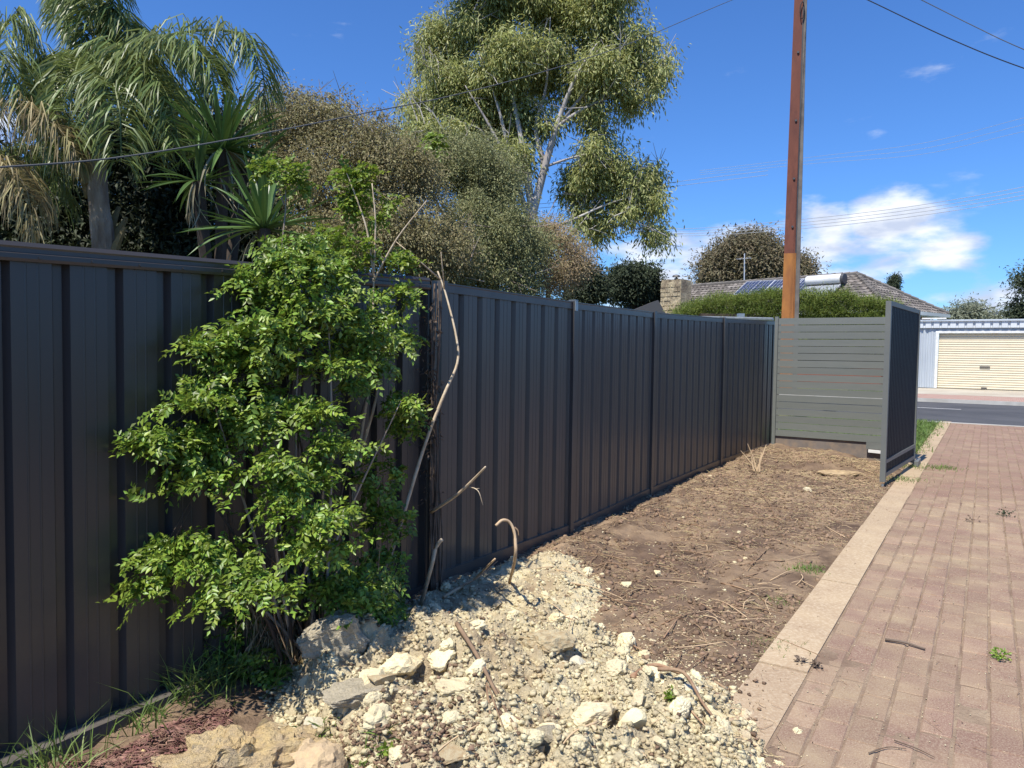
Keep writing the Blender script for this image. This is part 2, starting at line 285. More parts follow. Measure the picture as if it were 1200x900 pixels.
def clumps(C, n_sub, n_leaf, spread, L, W, droop=0.2, shell=.55, hang=0.0, nb=.8):
    """C: rows x,y,z,rx,ry,rz ; leaves in sub-clusters in every ellipsoid"""
    C = np.array(C, float); cs = []
    for c in C:
        k = max(3, int(n_sub*(c[3]*c[5])/np.mean(C[:, 3]*C[:, 5]))); d = rdir(k); r = (shell+(1-shell)*RG.random((k, 1)))*(.85+.3*RG.random((k, 1)))
        cs.append(c[:3]+d*r*c[3:6])
    cs = np.concatenate(cs); k = len(cs); sp = spread*(.6+.8*RG.random((k, 1, 1)))
    off = RG.normal(size=(k, n_leaf, 3))*sp*np.array([1, 1, .8+.9*hang]); P = (cs[:, None, :]+off).reshape(-1, 3)
    out = nrm(off.reshape(-1, 3)); D = nrm(out*.6+rdir(len(P))*.7+np.array([0, 0, -droop]))
    if hang: D = nrm(D*(1-hang)+np.array([0, 0, -1.0])*hang+rdir(len(P))*.2)
    Nn = nrm(rdir(len(P))*.7+np.array([-.5, -.5, 1.0])*nb)
    s = (.65+.7*RG.random(len(P))); return leafmesh(P, D, Nn, L*s, W*s)
def pxclump(l):      # (px, py, Y, rx_px, ry_px, depth_m)
    o = []
    for px, py, Y, rx, ry, dy in l: p = at(px, py, Y); o.append((p[0], p[1], p[2], rx*Y/F_PX, dy, ry*Y/F_PX))
    return o
def limb(b, p0, p1, r0, r1, wob=.06, k=7, n=6, sag=0):
    p0 = np.array(p0, float); p1 = np.array(p1, float); L = np.linalg.norm(p1-p0); pts = []; o = np.zeros(3)
    for i in range(k+1):
        t = i/k; o = o*.7+RG.normal(size=3)*wob*L/k; pts.append(p0*(1-t)+p1*t+o*math.sin(math.pi*t)**.5+np.array([0, 0, sag*math.sin(math.pi*t)]))
    b.tube(pts, [r0+(r1-r0)*i/k for i in range(k+1)], n); return pts
def curve_pts(P, k=6):
    P = [np.array(p, float) for p in P]; P = [P[0]*2-P[1]]+P+[P[-1]*2-P[-2]]; o = []
    for i in range(1, len(P)-2):
        for j in range(k):
            t = j/k; a, b, c, d = P[i-1], P[i], P[i+1], P[i+2]
            o.append(.5*((2*b)+(-a+c)*t+(2*a-5*b+4*c-d)*t*t+(-a+3*b-3*c+d)*t**3))
    return o+[P[-2]]

# ------------------------------------------------------------------ ground, bed, rubble
b = B(); R = 900
b.add([(-R, -R, -.20), (R, -R, -.20), (R, R, -.20), (-R, R, -.20)], [(0, 1, 2, 3)])
tag(b.build('ground', M_field), kind='structure', label='open ground running out to the horizon')
def grid(name, us, vs, hf, m, keep=None):
    U, V = np.meshgrid(us, vs, indexing='ij'); X = S0[0]+D2[0]*U+N2[0]*V; Y = S0[1]+D2[1]*U+N2[1]*V; Z = hf(X, Y)
    nu, nv = U.shape; idx = np.arange(nu*nv).reshape(nu, nv)
    Fq = np.stack([idx[:-1, :-1], idx[:-1, 1:], idx[1:, 1:], idx[1:, :-1]], -1)[:, :, ::-1].reshape(-1, 4)
    P = np.stack([X, Y, Z], -1).reshape(-1, 3)
    if keep is not None: kq = keep(X, Y, Z).reshape(-1); Fq = Fq[kq[Fq].any(1)]
    return fast(name, P, Fq, m, smooth=True)
us = np.concatenate([np.arange(-6, -2.6, .06), np.arange(-2.6, 2.6, .016), np.arange(2.6, 6, .025), np.arange(6, 9.0, .04)])
tag(grid('soil_bed', us, np.arange(-2.9, .03, .018), h_soil, M_soil), kind='structure', label='bare brown soil strip between fence and driveway')
us2 = np.arange(-2.2, 2.6, .011); vs2 = np.arange(-2.35, .95, .011)
tag(grid('rubble_bed', us2, vs2, h_rub, M_rub, keep=lambda X, Y, Z: Z > h_soil(X, Y)-.02), kind='structure', label='cream crumbled limestone rubble spread over the soil')
# verge behind the screen
b = B(); a_ = [UV(8.95, -9, -.02), UV(8.95, .0, -.02), UV(17.2, .0, -.02), UV(17.2, -9, -.02)]; b.add(a_, [(3, 2, 1, 0)])
tag(b.build('grass_verge', mat('verge', (.09, .12, .035), .95, .1, c2=(.16, .15, .07), scale=2, coords='World', bump=.6, bscale=40)), kind='structure')
def blades(name, P, H, W, m, lean=.45, parent=None):
    n = len(P); D = nrm(np.concatenate([RG.normal(size=(n, 2))*lean, np.ones((n, 1))], 1)); Nn = rdir(n)
    L = H*(.5+.9*RG.random(n)); Sd = nrm(np.cross(D, Nn))*W/2; b1 = P-Sd; b2 = P+Sd; m1 = P+D*L[:, None]*.55; tp = P+D*L[:, None]*.95+np.concatenate([D[:, :2]*L[:, None]*.5, np.zeros((n, 1))], 1)
    V = np.stack([b1, b2, m1+Sd*.8, m1-Sd*.8, tp], 1).reshape(-1, 3); f = np.arange(n)[:, None]*5
    Fq = np.concatenate([f+np.array([0, 1, 2]), f+np.array([0, 2, 3]), f+np.array([3, 2, 4])], 0)
    return fast(name, V, Fq, m, parent)
n = 26000; u = 9.0+8.1*RG.random(n); v = -3.2+3.15*RG.random(n)+.12*RG.normal(size=n)*(u > 10); P = np.array([UV(a, c, -.02) for a, c in zip(u, v)])
tag(blades('grass', P, .10, .012, M_grass, .5), 'bright green grass on the verge beyond the gate', 'grass', kind='stuff')

# ------------------------------------------------------------------ driveway
drive = empty('driveway', UV(0, .24, 0), 'red brown clay paver driveway with sandy joints', kind='structure')
b = B()
def h_sand(x, y):      # sand brushed into the joints: deep in places, spilling over the bricks in others
    u, v = toUV(x, y); n = fbm(x, y, 1.4, 4)*.6+fbm(x+31, y, 6.0, 4)*.5+.35*np.exp(-((v-.24)/.35)**2)
    return np.clip(-.0066+.0100*n, -.012, .0014)+fbm(x, y, 38, 2)*.0012
sg = grid('joint_sand', np.arange(-3, 12, .03), np.arange(.235, 3.6, .03), h_sand, M_sand); sg.parent = drive
b.add([UV(12, .235, -.006), UV(17.2, .235, -.006), UV(17.2, 5.2, -.006), UV(12, 5.2, -.006)], [(0, 3, 2, 1)]); b.add([UV(-3, 3.57, -.006), UV(12, 3.57, -.006), UV(12, 5.2, -.006), UV(-3, 5.2, -.006)], [(0, 3, 2, 1)])
b.build('joint_sand', M_sand, drive)
BL, BW, MU, MV = .239, .119, .245, .125
def brick_geo(L, W):
    ch = .006; z1 = 0; z0 = -.03; o = []
    v = [(-L/2, -W/2, z0), (L/2, -W/2, z0), (L/2, W/2, z0), (-L/2, W/2, z0), (-L/2, -W/2, z1-ch), (L/2, -W/2, z1-ch), (L/2, W/2, z1-ch), (-L/2, W/2, z1-ch)]
    v += [(-L/2+ch, -W/2+ch, z1), (L/2-ch, -W/2+ch, z1), (L/2-ch, W/2-ch, z1), (-L/2+ch, W/2-ch, z1)]
    f = [(0, 1, 5, 4), (1, 2, 6, 5), (2, 3, 7, 6), (3, 0, 4, 7), (4, 5, 9, 8), (5, 6, 10, 9), (6, 7, 11, 10), (7, 4, 8, 11), (8, 9, 10, 11)]
    return v, f
bm_list = []
for k in range(5):
    v_, f_ = brick_geo(BL*(1-.008*k % .02), BW*(1-.006*k)); me = bpy.data.meshes.new('brick')
    v_ = [(x+random.uniform(-.0015, .0015), y+random.uniform(-.0015, .0015), z+random.uniform(-.0012, .0012)) for x, y, z in v_]
    me.from_pydata(v_, [], f_); me.materials.append(M_brick); bm_list.append(me)
cells = []
for j in range(int(4.9/MV)):
    for i in range(int(22/MU)):
        u = -4.6+i*MU+(MU/2 if j % 2 else 0); v = .24+.004+MV/2+j*MV
        if u+BL/2 > 17.15: continue
        p = UV(u, v); w = p-CP; dpt = w@fw
        if dpt < .5: inv = False
        else:
            X = 600+F_PX*(w@rt)/dpt; Yp = 450-F_PX*(w@up)/dpt; inv = -60 < X < 1260 and Yp < 960
        cells.append((0 if inv else 1, dpt, u, v))
cells.sort(); ang = math.atan2(D2[1], D2[0]); FB = B()
for k, (a, dpt, u, v) in enumerate(cells):
    hz = max(-.0025, random.gauss(0, .0015))+.003*float(fbm(np.array(u), np.array(v), 1.1, 2)); rz = random.gauss(0, .006)
    du, dv = random.gauss(0, .0012), random.gauss(0, .0012)
    if k < 290:
        o = link('brick', bm_list[k % 5], drive); q = UV(u+du, v+dv, hz); o.location = tuple(q-np.array(drive.location)); o.rotation_euler = (random.gauss(0, .006), random.gauss(0, .005), ang+rz)
    else:
        v_, f_ = brick_geo(BL, BW); c, s = math.cos(ang+rz), math.sin(ang+rz); q = UV(u+du, v+dv, hz)-np.array(drive.location)
        tx, ty = random.gauss(0, .006), random.gauss(0, .006)
        FB.add([(q[0]+x*c-y*s, q[1]+x*s+y*c, q[2]+z+x*tx+y*ty) for x, y, z in v_], f_)
fb = FB.build('paver_field', M_brickf, drive); fb['kind'] = 'stuff'
bpy.context.view_layer.update()
for ch in drive.children:
    if ch.name.startswith('joint_sand'): ch.matrix_parent_inverse = Matrix.Translation(-drive.location)
edge = empty('driveway_edging', UV(0, .1, 0), 'pale sandy concrete edging strip along the driveway', kind='structure')
u = -4.9
while u < 16.8:
    L = 1.5+.5*random.random(); b = B()
    p = UV(u+L/2, .12, -.02+random.gauss(0, .002)); b.box(p, L-.005, .236, .05, ax=(D2[0], D2[1], random.gauss(0, .002)), ay=(-D2[1], D2[0], 0))
    b.build('edging_slab', M_edge, edge); u += L
rootpart(edge)
# road and the far side
def quadUV(name, u0, u1, v0, v1, z, m, label=None):
    b = B(); b.add([UV(u0, v0, z), UV(u0, v1, z), UV(u1, v1, z), UV(u1, v0, z)], [(0, 1, 2, 3)][:1]); o = b.build(name, m)
    o.data.flip_normals(); return tag(o, label, kind='structure')
quadUV('road', 17.35, 26.6, -60, 60, -.012, M_asph, 'dark asphalt street crossing behind the driveway')
b = B(); b.box(UV(17.27, 0, -.06), .15, 120, .13, ax=(D2[0], D2[1], 0), ay=(-D2[1], D2[0], 0)); tag(b.build('kerb', M_kerb), kind='structure', label='flush near kerb of the street')
b = B(); b.box(UV(26.68, 0, .0), .16, 120, .22, ax=(D2[0], D2[1], 0), ay=(-D2[1], D2[0], 0)); tag(b.build('kerb', M_kerb), kind='structure', label='pale far kerb of the street')
b = B()
for v0 in np.arange(-40, 40, 6.0): b.add([UV(22.9, v0+1.1, -.008), UV(22.9, v0+4.3, -.008), UV(23.02, v0+4.3, -.008), UV(23.02, v0+1.1, -.008)], [(3, 2, 1, 0)])
tag(b.build('road_marking', M_paint), kind='structure', label='dashed white centre line on the street')
M_fpath = bpy.data.materials.new('footpath_brick'); M_fpath.use_nodes = True
t = M_fpath.node_tree; bt = t.nodes.new('ShaderNodeTexBrick'); tcn = t.nodes.new('ShaderNodeTexCoord'); mpn = t.nodes.new('ShaderNodeMapping'); mpn.inputs['Rotation'].default_value = (0, 0, rad(32.6)); mpn.inputs['Scale'].default_value = (4, 4, 4)
t.links.new(tcn.outputs['Object'], mpn.inputs[0]); t.links.new(mpn.outputs[0], bt.inputs['Vector'])
bt.inputs['Color1'].default_value = (.36, .17, .13, 1); bt.inputs['Color2'].default_value = (.28, .14, .11, 1); bt.inputs['Mortar'].default_value = (.4, .33, .27, 1); bt.inputs['Scale'].default_value = 1.0; bt.inputs['Mortar Size'].default_value = .04
t.links.new(bt.outputs['Color'], t.nodes['Principled BSDF'].inputs['Base Color']); t.nodes['Principled BSDF'].inputs['Roughness'].default_value = .9
b = B(); A4 = [UV(26.76, -60, .112), UV(26.76, 60, .112), UV(28.9, 60, .17), UV(28.9, -60, .17)]; b.add(A4, [(3, 2, 1, 0)]); tag(b.build('footpath', M_fpath), kind='structure', label='red brick footpath across the street')
b = B(); b.add([UV(28.9, -2.2, .172), UV(28.9, 12, .172), UV(33.6, 12, .29), UV(33.6, -2.2, .29)], [(3, 2, 1, 0)])
for vv in (.9, 4.0): b.box(UV(31.2, vv, .233), 4.6, .03, .012, ax=(D2[0], D2[1], .025), ay=(-D2[1], D2[0], 0))
tag(b.build('concrete_apron', M_conc), kind='structure', label='pale concrete crossover in front of the garage')
b = B(); b.add([UV(28.9, -60, .165), UV(28.9, -2.2, .165), UV(90, -2.2, .28), UV(90, -60, .28)], [(3, 2, 1, 0)]); b.add([UV(33.6, -2.2, .285), UV(33.6, 60, .285), UV(90, 60, .285), UV(90, -2.2, .285)], [(3, 2, 1, 0)])
tag(b.build('far_lawn', mat('lawn', (.10, .14, .04), .95, .1, c2=(.17, .16, .07), scale=1.2, coords='World')), kind='structure', label='lawn beyond the far footpath')
n = 1500; P = np.array([UV(29.1+3.8*RG.random(), -3.8+1.5*RG.random(), .17) for _ in range(n)]); tag(blades('grass', P, .12, .03, M_grass), 'small patch of lawn beside the corrugated garage wall', 'grass', kind='stuff')

# ------------------------------------------------------------------ fences
def ribsheet(A, Bp, zb, zt, period, pan, fac, depth, off, start=0.0):
    """trapezoid ribbed sheet from A to B (xy), zb/zt pairs; proud pans at off, valleys at off-depth along normal"""
    A = np.array(A[:2], float); Bp = np.array(Bp[:2], float); L = np.linalg.norm(Bp-A); d = (Bp-A)/L; nn = np.array([d[1], -d[0]])
    prof = []; s = -start
    while s < L:
        val = period-pan-2*fac
        for q, o in ((0, 0), (pan*.33, 0), (pan*.345, .0022), (pan*.375, .0022), (pan*.39, 0), (pan*.63, 0), (pan*.645, .0022), (pan*.675, .0022), (pan*.69, 0), (pan, 0), (pan+fac, -depth), (pan+fac+val, -depth)):
            prof.append((s+q, o))
        s += period
    prof.append((s, 0))
    prof = [(min(max(a, 0), L), o) for a, o in prof if -1e-6 <= a <= L+1e-4]; prof = [(0, prof[0][1])]+prof+([(L-.001, prof[-1][1])] if prof[-1][0] < L-.002 else [])+[(L, 0)]
    V = []; Fq = []
    for a, o in prof:
        p = A+d*a+nn*(off+o); t = a/L
        V += [(p[0], p[1], zb[0]*(1-t)+zb[1]*t), (p[0], p[1], zt[0]*(1-t)+zt[1]*t)]
    for i in range(len(prof)-1): Fq.append((2*i, 2*i+2, 2*i+3, 2*i+1))
    return V, Fq
def rail(b, A, Bp, zA, zB, prof):     # extrude a closed section (offset, height) along A-B
    A = np.array(A[:2], float); Bp = np.array(Bp[:2], float); d = (Bp-A)/np.linalg.norm(Bp-A); nn = np.array([d[1], -d[0]]); k = len(prof)
    V = [(*(A+nn*o), zA+h) for o, h in prof]+[(*(Bp+nn*o), zB+h) for o, h in prof]
    b.add(V, [(i, (i+1) % k, k+(i+1) % k, k+i) for i in range(k)]+[tuple(range(k-1, -1, -1)), tuple(range(k, 2*k))])
def post(b, P, A, Bp, z0, z1, w=.065, dp=.075, off=0):
    A = np.array(A[:2], float); Bp = np.array(Bp[:2], float); d = (Bp-A)/np.linalg.norm(Bp-A); nn = np.array([d[1], -d[0]]); P = np.array(P[:2], float)+nn*off
    b.box((P[0], P[1], (z0+z1)/2), w, dp, z1-z0, ax=(d[0], d[1], 0), ay=(nn[0], nn[1], 0))
# older fence, left
FL = empty('steel_fence', (-1.28, 3.95, -.1), 'older charcoal steel fence behind the shrub, with wide pans and capped rail', 'fence')
Aold = np.array([-2.60, 2.115]); Bold = np.array([-.575, 4.98]); Lo = np.linalg.norm(Bold-Aold); dO = (Bold-Aold)/Lo
def zo(t): return -.16+.105*t
def lerp(A, Bp, t): return A*(1-t)+Bp*t
ns = 4; nO_ = np.array([dO[1], -dO[0]])
for i in range(ns):        # sheets .89 m wide
    t0, t1 = i/ns, (i+1)/ns; a = lerp(Aold, Bold, t0); c = lerp(Aold, Bold, t1)
    V, Fq = ribsheet(a, c, (zo(t0)+.03, zo(t1)+.03), (zo(t0)+2.07, zo(t1)+2.07), .2235, .153, .018, .036, .012-.0015*i, start=(i*Lo/ns+.082) % .2235)
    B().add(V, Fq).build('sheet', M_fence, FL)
b = B(); tp = [(-.030, .0), (.030, .0), (.034, .012), (.034, .030), (.026, .036), (.026, .052), (.030, .060), (.018, .078), (-.018, .078), (-.030, .06)]
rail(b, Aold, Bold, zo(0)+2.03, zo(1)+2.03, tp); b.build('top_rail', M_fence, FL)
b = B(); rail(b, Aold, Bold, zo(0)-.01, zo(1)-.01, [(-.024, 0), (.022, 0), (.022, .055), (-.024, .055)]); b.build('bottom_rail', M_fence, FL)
b = B(); post(b, Bold+dO*.035, Aold, Bold, zo(1)-.2, zo(1)+2.09, .055, .07); b.build('post', M_fence, FL)
for i in range(ns*4+1):
    t_ = (i+.5)/(ns*4+1); q = lerp(Aold, Bold, t_)+nO_*.034; b = B(); b.tube([(*q, zo(t_)+2.048), (*(q+nO_*.006), zo(t_)+2.048)], .007, 6); b.build('screw', M_fence, FL)
rootpart(FL)
# newer fence
FN = empty('steel_fence', (-.537, 5.195, -.057), 'newer charcoal ribbed steel fence running from the dead vine to the slatted screen', 'fence')
NP = [(-.50, 5.13, -.058, 2.045), (.530, 6.679, -.072, 2.03), (1.590, 8.465, -.053, 2.047), (2.970, 10.536, -.006, 2.092), (4.42, 12.40, .04, 2.145)]
for i in range(4):
    a = np.array(NP[i][:2]); c = np.array(NP[i+1][:2]); d = (c-a)/np.linalg.norm(c-a); a2 = a+d*.03; c2 = c-d*.03; L = np.linalg.norm(c2-a2)
    zb = (NP[i][2]+.02, NP[i+1][2]+.02); zt = (NP[i][3]-.02, NP[i+1][3]-.02)
    per = L/round(L/.218); cuts = 3; npd = round(L/per)
    b0 = 0
    for k in range(3):
        k1 = round(npd*(k+1)/3); t0 = b0/npd; t1 = k1/npd; p = lerp(a2, c2, t0); q = lerp(a2, c2, t1)
        V, Fq = ribsheet(p, q, (zb[0]*(1-t0)+zb[1]*t0, zb[0]*(1-t1)+zb[1]*t1), (zt[0]*(1-t0)+zt[1]*t0, zt[0]*(1-t1)+zt[1]*t1), per, per-.068, .022, .034, .010-.001*k)
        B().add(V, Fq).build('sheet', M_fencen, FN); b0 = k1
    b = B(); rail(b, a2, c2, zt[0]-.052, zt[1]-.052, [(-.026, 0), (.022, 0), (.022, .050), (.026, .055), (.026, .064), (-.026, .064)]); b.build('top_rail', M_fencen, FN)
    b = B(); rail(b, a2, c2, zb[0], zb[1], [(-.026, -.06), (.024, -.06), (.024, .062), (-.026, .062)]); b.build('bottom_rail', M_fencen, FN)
for i, q in enumerate(NP):
    a = np.array(NP[max(i-1, 0)][:2]); c = np.array(NP[min(i+1, 4)][:2]); b = B(); post(b, q[:2], a, c, q[2]-.15, q[3]+.004, .062, .078); po = b.build('post', M_fencen, FN)
    if i == 1:
        d = (c-a)/np.linalg.norm(c-a); nn = np.array([d[1], -d[0]]); p = np.array(q[:2])+nn*.043
        b = B(); b.box((p[0], p[1], q[3]-.045), .05, .008, .085, ax=(*d, 0), ay=(*nn, 0)); b.box((p[0]-nn[0]*.03, p[1]-nn[1]*.03, q[3]+.006), .05, .07, .006, ax=(*d, 0), ay=(*nn, 0)); b.build('bracket', M_galv, po)
rootpart(FN)
for ch in FN.children:
    pass
# slatted screen (across the end) 
SC = empty('slatted_screen', UV(8.8, -1.0, .1), 'grey horizontal slat screen closing the end of the soil strip', 'screen')
L0s, L1s = -1.93, .03; DD = (N2[0], N2[1], 0); NN = (D2[0], D2[1], 0)
for i in range(17):
    z = 2.16-.05-i*.1115; b = B(); cc_ = UV(8.8+random.gauss(0, .0015), (L0s+L1s)/2, z+random.gauss(0, .0012)); tl = random.gauss(0, .0011)
    b.box(cc_, L1s-L0s-.03, .017, .1035, ax=(DD[0], DD[1], tl), ay=NN, az=(0, 0, 1)); b.build('slat', M_slat, SC)
for v in (L0s-.012, L1s+.03):
    b = B(); b.box(UV(8.79, v, 1.07), .05, .05, 2.24, ax=DD, ay=NN); b.build('post', M_slat, SC)
b = B(); b.box(UV(8.83, (L0s+L1s)/2, .16), 1.94, .03, .34, ax=DD, ay=NN); b.build('plinth', M_plinth, SC)
rootpart(SC)
bd = B(); bd.box(UV(8.74, -.33, .225), .48, .018, .10, ax=DD, ay=NN); o = bd.build('board_offcut', M_fence2); tag(o, 'small grey board offcut leaning at the foot of the slat screen', 'board')
bd = B(); bd.box(UV(8.68, -.30, .145), .46, .05, .04, ax=(DD[0], DD[1], -.03), ay=NN); tag(bd.build('timber_batten', M_paint), 'white batten lying at the foot of the slat screen by the gate', 'batten')
# side gate leaf along the driveway
GL = empty('gate', UV(6.36, -.09, 0), 'dark ribbed steel gate leaf with grey frame beside the driveway', 'gate')
ga = UV(6.36, -.085)[:2]; gb = UV(8.45, .075)[:2]; gd = (gb-ga)/np.linalg.norm(gb-ga); gn = np.array([gd[1], -gd[0]])
for P_, z0, z1, w in ((ga, .06, 2.24, .052), (gb, .06, 2.24, .05)):
    b = B(); b.box((P_[0], P_[1], (z0+z1)/2), w, .06, z1-z0, ax=(*gd, 0), ay=(*gn, 0)); b.build('post', M_fence2, GL)
V, Fq = ribsheet(ga+gd*.026, gb-gd*.025, (.15, .15), (2.2, 2.2), .105, .045, .006, .020, .012); B().add(V, Fq).build('sheet', mat('blue_black_steel', (.020, .021, .025), .4, .45), GL)
b = B(); rail(b, ga+gd*.026, gb-gd*.025, 2.185, 2.185, [(-.022, 0), (.022, 0), (.026, .055), (-.026, .055)]); b.build('top_rail', M_fence2, GL)
b = B(); rail(b, ga+gd*.026, gb-gd*.025, .115, .115, [(-.026, 0), (.026, 0), (.026, .05), (-.026, .05)]); b.build('bottom_rail', M_fence2, GL)
b = B(); rail(b, ga+gd*.026, gb-gd*.025, .28, .28, [(-.029, 0), (.026, 0), (.026, .045), (-.029, .045)]); b.build('middle_rail', M_fence2, GL)
b = B(); b.tube([(ga[0], ga[1], .03), (ga[0], ga[1], -.02)], .016, 8); b.build('drop_bolt', M_galv, GL)
rootpart(GL)
b = B(); p0 = UV(8.62, .13, .05); b.box(p0, .5, .05, .07, ax=(*D2, 0), ay=(*N2, 0)); tag(b.build('ground_rail', M_fence2), 'short grey rail lying on the ground at the far end of the gate', 'rail')
# concrete plinth at the foot of the old fence
b = B(); A_ = lerp(Aold, Bold, .05); B_ = lerp(Aold, Bold, .62); nO = np.array([dO[1], -dO[0]])
mid = (A_+B_)/2+nO*.055; b.box((mid[0], mid[1], -.155), np.linalg.norm(B_-A_), .075, .16, ax=(*dO, .035), ay=(*nO, 0)); tag(b.build('concrete_plinth', mat('shaded_concrete', (.13, .115, .10), .95, .1, c2=(.09, .08, .07), scale=7, bump=.6, bscale=30)), 'rough grey concrete footing along the bottom of the older fence', 'footing')  # concrete colour darkened to stand for the shade at the fence foot

# ------------------------------------------------------------------ rocks
def ico(sub=1):
    import bmesh
    bm = bmesh.new(); bmesh.ops.create_icosphere(bm, subdivisions=sub, radius=1.0); V = np.array([v.co[:] for v in bm.verts]); Fq = np.array([[v.index for v in f.verts] for f in bm.faces]); bm.free(); return V, Fq
IC = {k: ico(k) for k in (1, 2, 3, 4, 5)}
def rock_geo(sub, planes=7, rough=.05, sq=(1, .8, .6), cut=.42):
    V, Fq = IC[sub]; V = V.copy(); r = np.random.default_rng(random.randrange(10**9))
    for _ in range(planes):
        n_ = nrm(r.normal(size=3)); c = cut+.34*r.random(); dd = V@n_; k = dd > c; V[k] -= n_*(dd[k]-c)[:, None]
    fr = r.normal(size=(5, 3))*2.6; ph = r.random(5)*6
    nn_ = sum(np.sin(V@f+p) for f, p in zip(fr, ph))/5; V = V*(1+rough*2*nn_[:, None])+r.normal(size=V.shape)*rough*.35
    return V*np.array(sq), Fq
def mesh_of(name, V, Fq, m, smooth=False):
    me = bpy.data.meshes.new(name); me.from_pydata([tuple(p) for p in V], [], [tuple(f) for f in Fq]); me.materials.append(m)
    if smooth: me.shade_smooth()
    return me
rock_meshes = [mesh_of('stone', *rock_geo(3, random.randint(8, 11), .035, (1, random.uniform(.6, .95), random.uniform(.45, .85)), .26), M_chunk) for _ in range(14)]
def clod_geo():
    V, Fq = IC[4]; V = V.copy(); r = np.random.default_rng(random.randrange(10**9)); o = r.random(3)*50
    ce = nrm(r.normal(size=(26, 3))); dd = V@ce.T; top2 = np.sort(dd, 1)[:, -2:]; crease = np.clip((top2[:, 1]-top2[:, 0])*4.5, 0, 1)
    V = V*(.80+.22*crease+.16*fbm(V[:, 0]*2+o[0], V[:, 1]*2+V[:, 2]*1.7+o[1], 1.1, 3)+.10*fbm(V[:, 0]*6+o[2], V[:, 1]*6+V[:, 2]*5, 1.2, 3))[:, None]
    return V*np.array([1, random.uniform(.7, .95), random.uniform(.5, .75)]), Fq
rock_meshes = [mesh_of('stone', *clod_geo(), M_chunk) if i % 2 else q for i, q in enumerate(rock_meshes)]
def nvec(x, y): return float(h_top(np.array(x), np.array(y)))
# notable stones: px, py(ground contact), size m, material, aspect, label
NOTE = [
 (683, 786, .075, M_white, (1, .7, .62), 'bright white pointed stone in the middle of the rubble'),
 (603, 736, .045, M_white, (1, .9, .7), 'small chalk white lump above the bent cane stub on the rubble'),
 (658, 790, .07, M_tan, (1.1, .6, .3), 'flat grey brown stone tucked left of the white pointed stone'),
 (640, 872, .085, M_grey, (1, .8, .5), 'grey stone with a dark shaded underside low in the rubble'),
 (670, 868, .075, M_tan, (1.1, .6, .35), 'flat tan slab stone near the bottom of the rubble'),
 (735, 862, .085, M_chunk, (1, .75, .55), 'large cream stone below the curled bark piece'),
 (838, 846, .075, M_chunk, (1, .7, .6), 'knobbly cream lump left of the driveway edging'),
 (862, 872, .06, M_tan, (1, .8, .5), 'pinkish tan rounded stone at the right end of the rubble'),
 (779, 790, .06, M_chunk, (1.2, .6, .45), 'angular cream block at the edge of the dark soil'),
 (770, 815, .085, M_chunk, (1.1, .8, .4), 'broad pale slab stone beside the dark soil'),
 (808, 822, .07, M_white, (1.1, .8, .45), 'broken white slab at the rubble right edge'),
 (733, 747, .07, M_tan, (1.3, .5, .4), 'pinkish brick coloured stone at the top edge of the rubble'),
 (450, 812, .09, M_tan, (1.5, .45, .4), 'long brown split stone lying left of the bent branch'),
 (370, 812, .085, M_white, (.9, .9, .55), 'mossy pale stone beside the base of the shrub'),
 (435, 806, .10, M_chunk, (1.1, .8, .6), 'pale angular stone at the edge of the shrub shadow'),
 (530, 738, .055, M_tan, (1.5, .5, .35), 'brown flat stone above a dark hollow in the rubble'),
 (395, 892, .06, M_yel, (1, .7, .45), 'ochre stone at the very bottom of the view'),
 (515, 885, .12, M_tan, (1.3, .7, .25), 'brown slab half buried in dark dirt at the bottom'),
 (648, 672, .04, M_white, (1, .7, .5), 'pale stone on brown soil close to the fence, just above the rubble'),
 (833, 559, .07, M_chunk, (1.3, .8, .3), 'pale flat stone at the foot of the newer fence'),
 (772, 668, .05, M_chunk, (1, .8, .8), 'largest round cream stone lying alone on the brown soil'),
 (733, 677, .055, M_chunk, (1.2, .8, .5), 'cream stone lying left of the round one on the brown soil'),
]
for i, (px, py, s, m_, asp, lab) in enumerate(NOTE):
    p = gnd(px, py, .05 if py > 700 else 0.0); z = nvec(p[0], p[1]); V, Fq = rock_geo(4, 10, .03, asp, .32); me = mesh_of('stone', V, Fq, m_)
    o = link('stone', me); o.location = (p[0], p[1], z+s*asp[2]*.35); o.scale = (s, s, s); o.rotation_euler = (random.gauss(0, .2), random.gauss(0, .2), random.uniform(-.6, .6)); tag(o, lab, 'stone')
# big pale boulder & dark slab under the shrub shadow
def boulder(name, px, py, z, s, asp, m_, lab, rot=0, sub=4, rough=.05, sink=.3, cut=.5):
    p = gnd(px, py, z); V, Fq = rock_geo(sub, 10, rough, asp, cut); V2 = V.copy()
    V2 += nrm(V)*(fbm(V[:, 0]*3+7, V[:, 1]*3+V[:, 2]*2, 1.6, 5)*(.24 if sub == 5 else .16))[:, None]
    me = mesh_of(name, V2, Fq, m_); o = link(name, me); o.location = (p[0], p[1], nvec(p[0], p[1])+s*asp[2]*sink); o.scale = (s,)*3; o.rotation_euler = (0, 0, rot); return tag(o, lab, 'boulder' if name == 'boulder' else 'stone')
boulder('boulder', 392, 765, .1, .16, (1.2, .8, .75), M_grey, 'big pale boulder in the shade of the shrub', .4)
boulder('boulder', 425, 800, .1, .14, (1.3, .8, .35), M_grey, 'broad flat grey rock in front of the big pale boulder', .2)
boulder('boulder', 470, 770, .12, .10, (1.2, .9, .6), M_chunk, 'lumpy cream clod in the shade right of the big pale boulder', .6)
boulder('boulder', 520, 765, .12, .085, (1.1, .9, .6), M_chunk, 'cream clod at the edge of the shrub shadow above the bent branch', 1.1)
boulder('boulder', 700, 845, .05, .10, (1.3, .9, .45), M_chunk, 'broad cream clod low on the right of the rubble', .9)
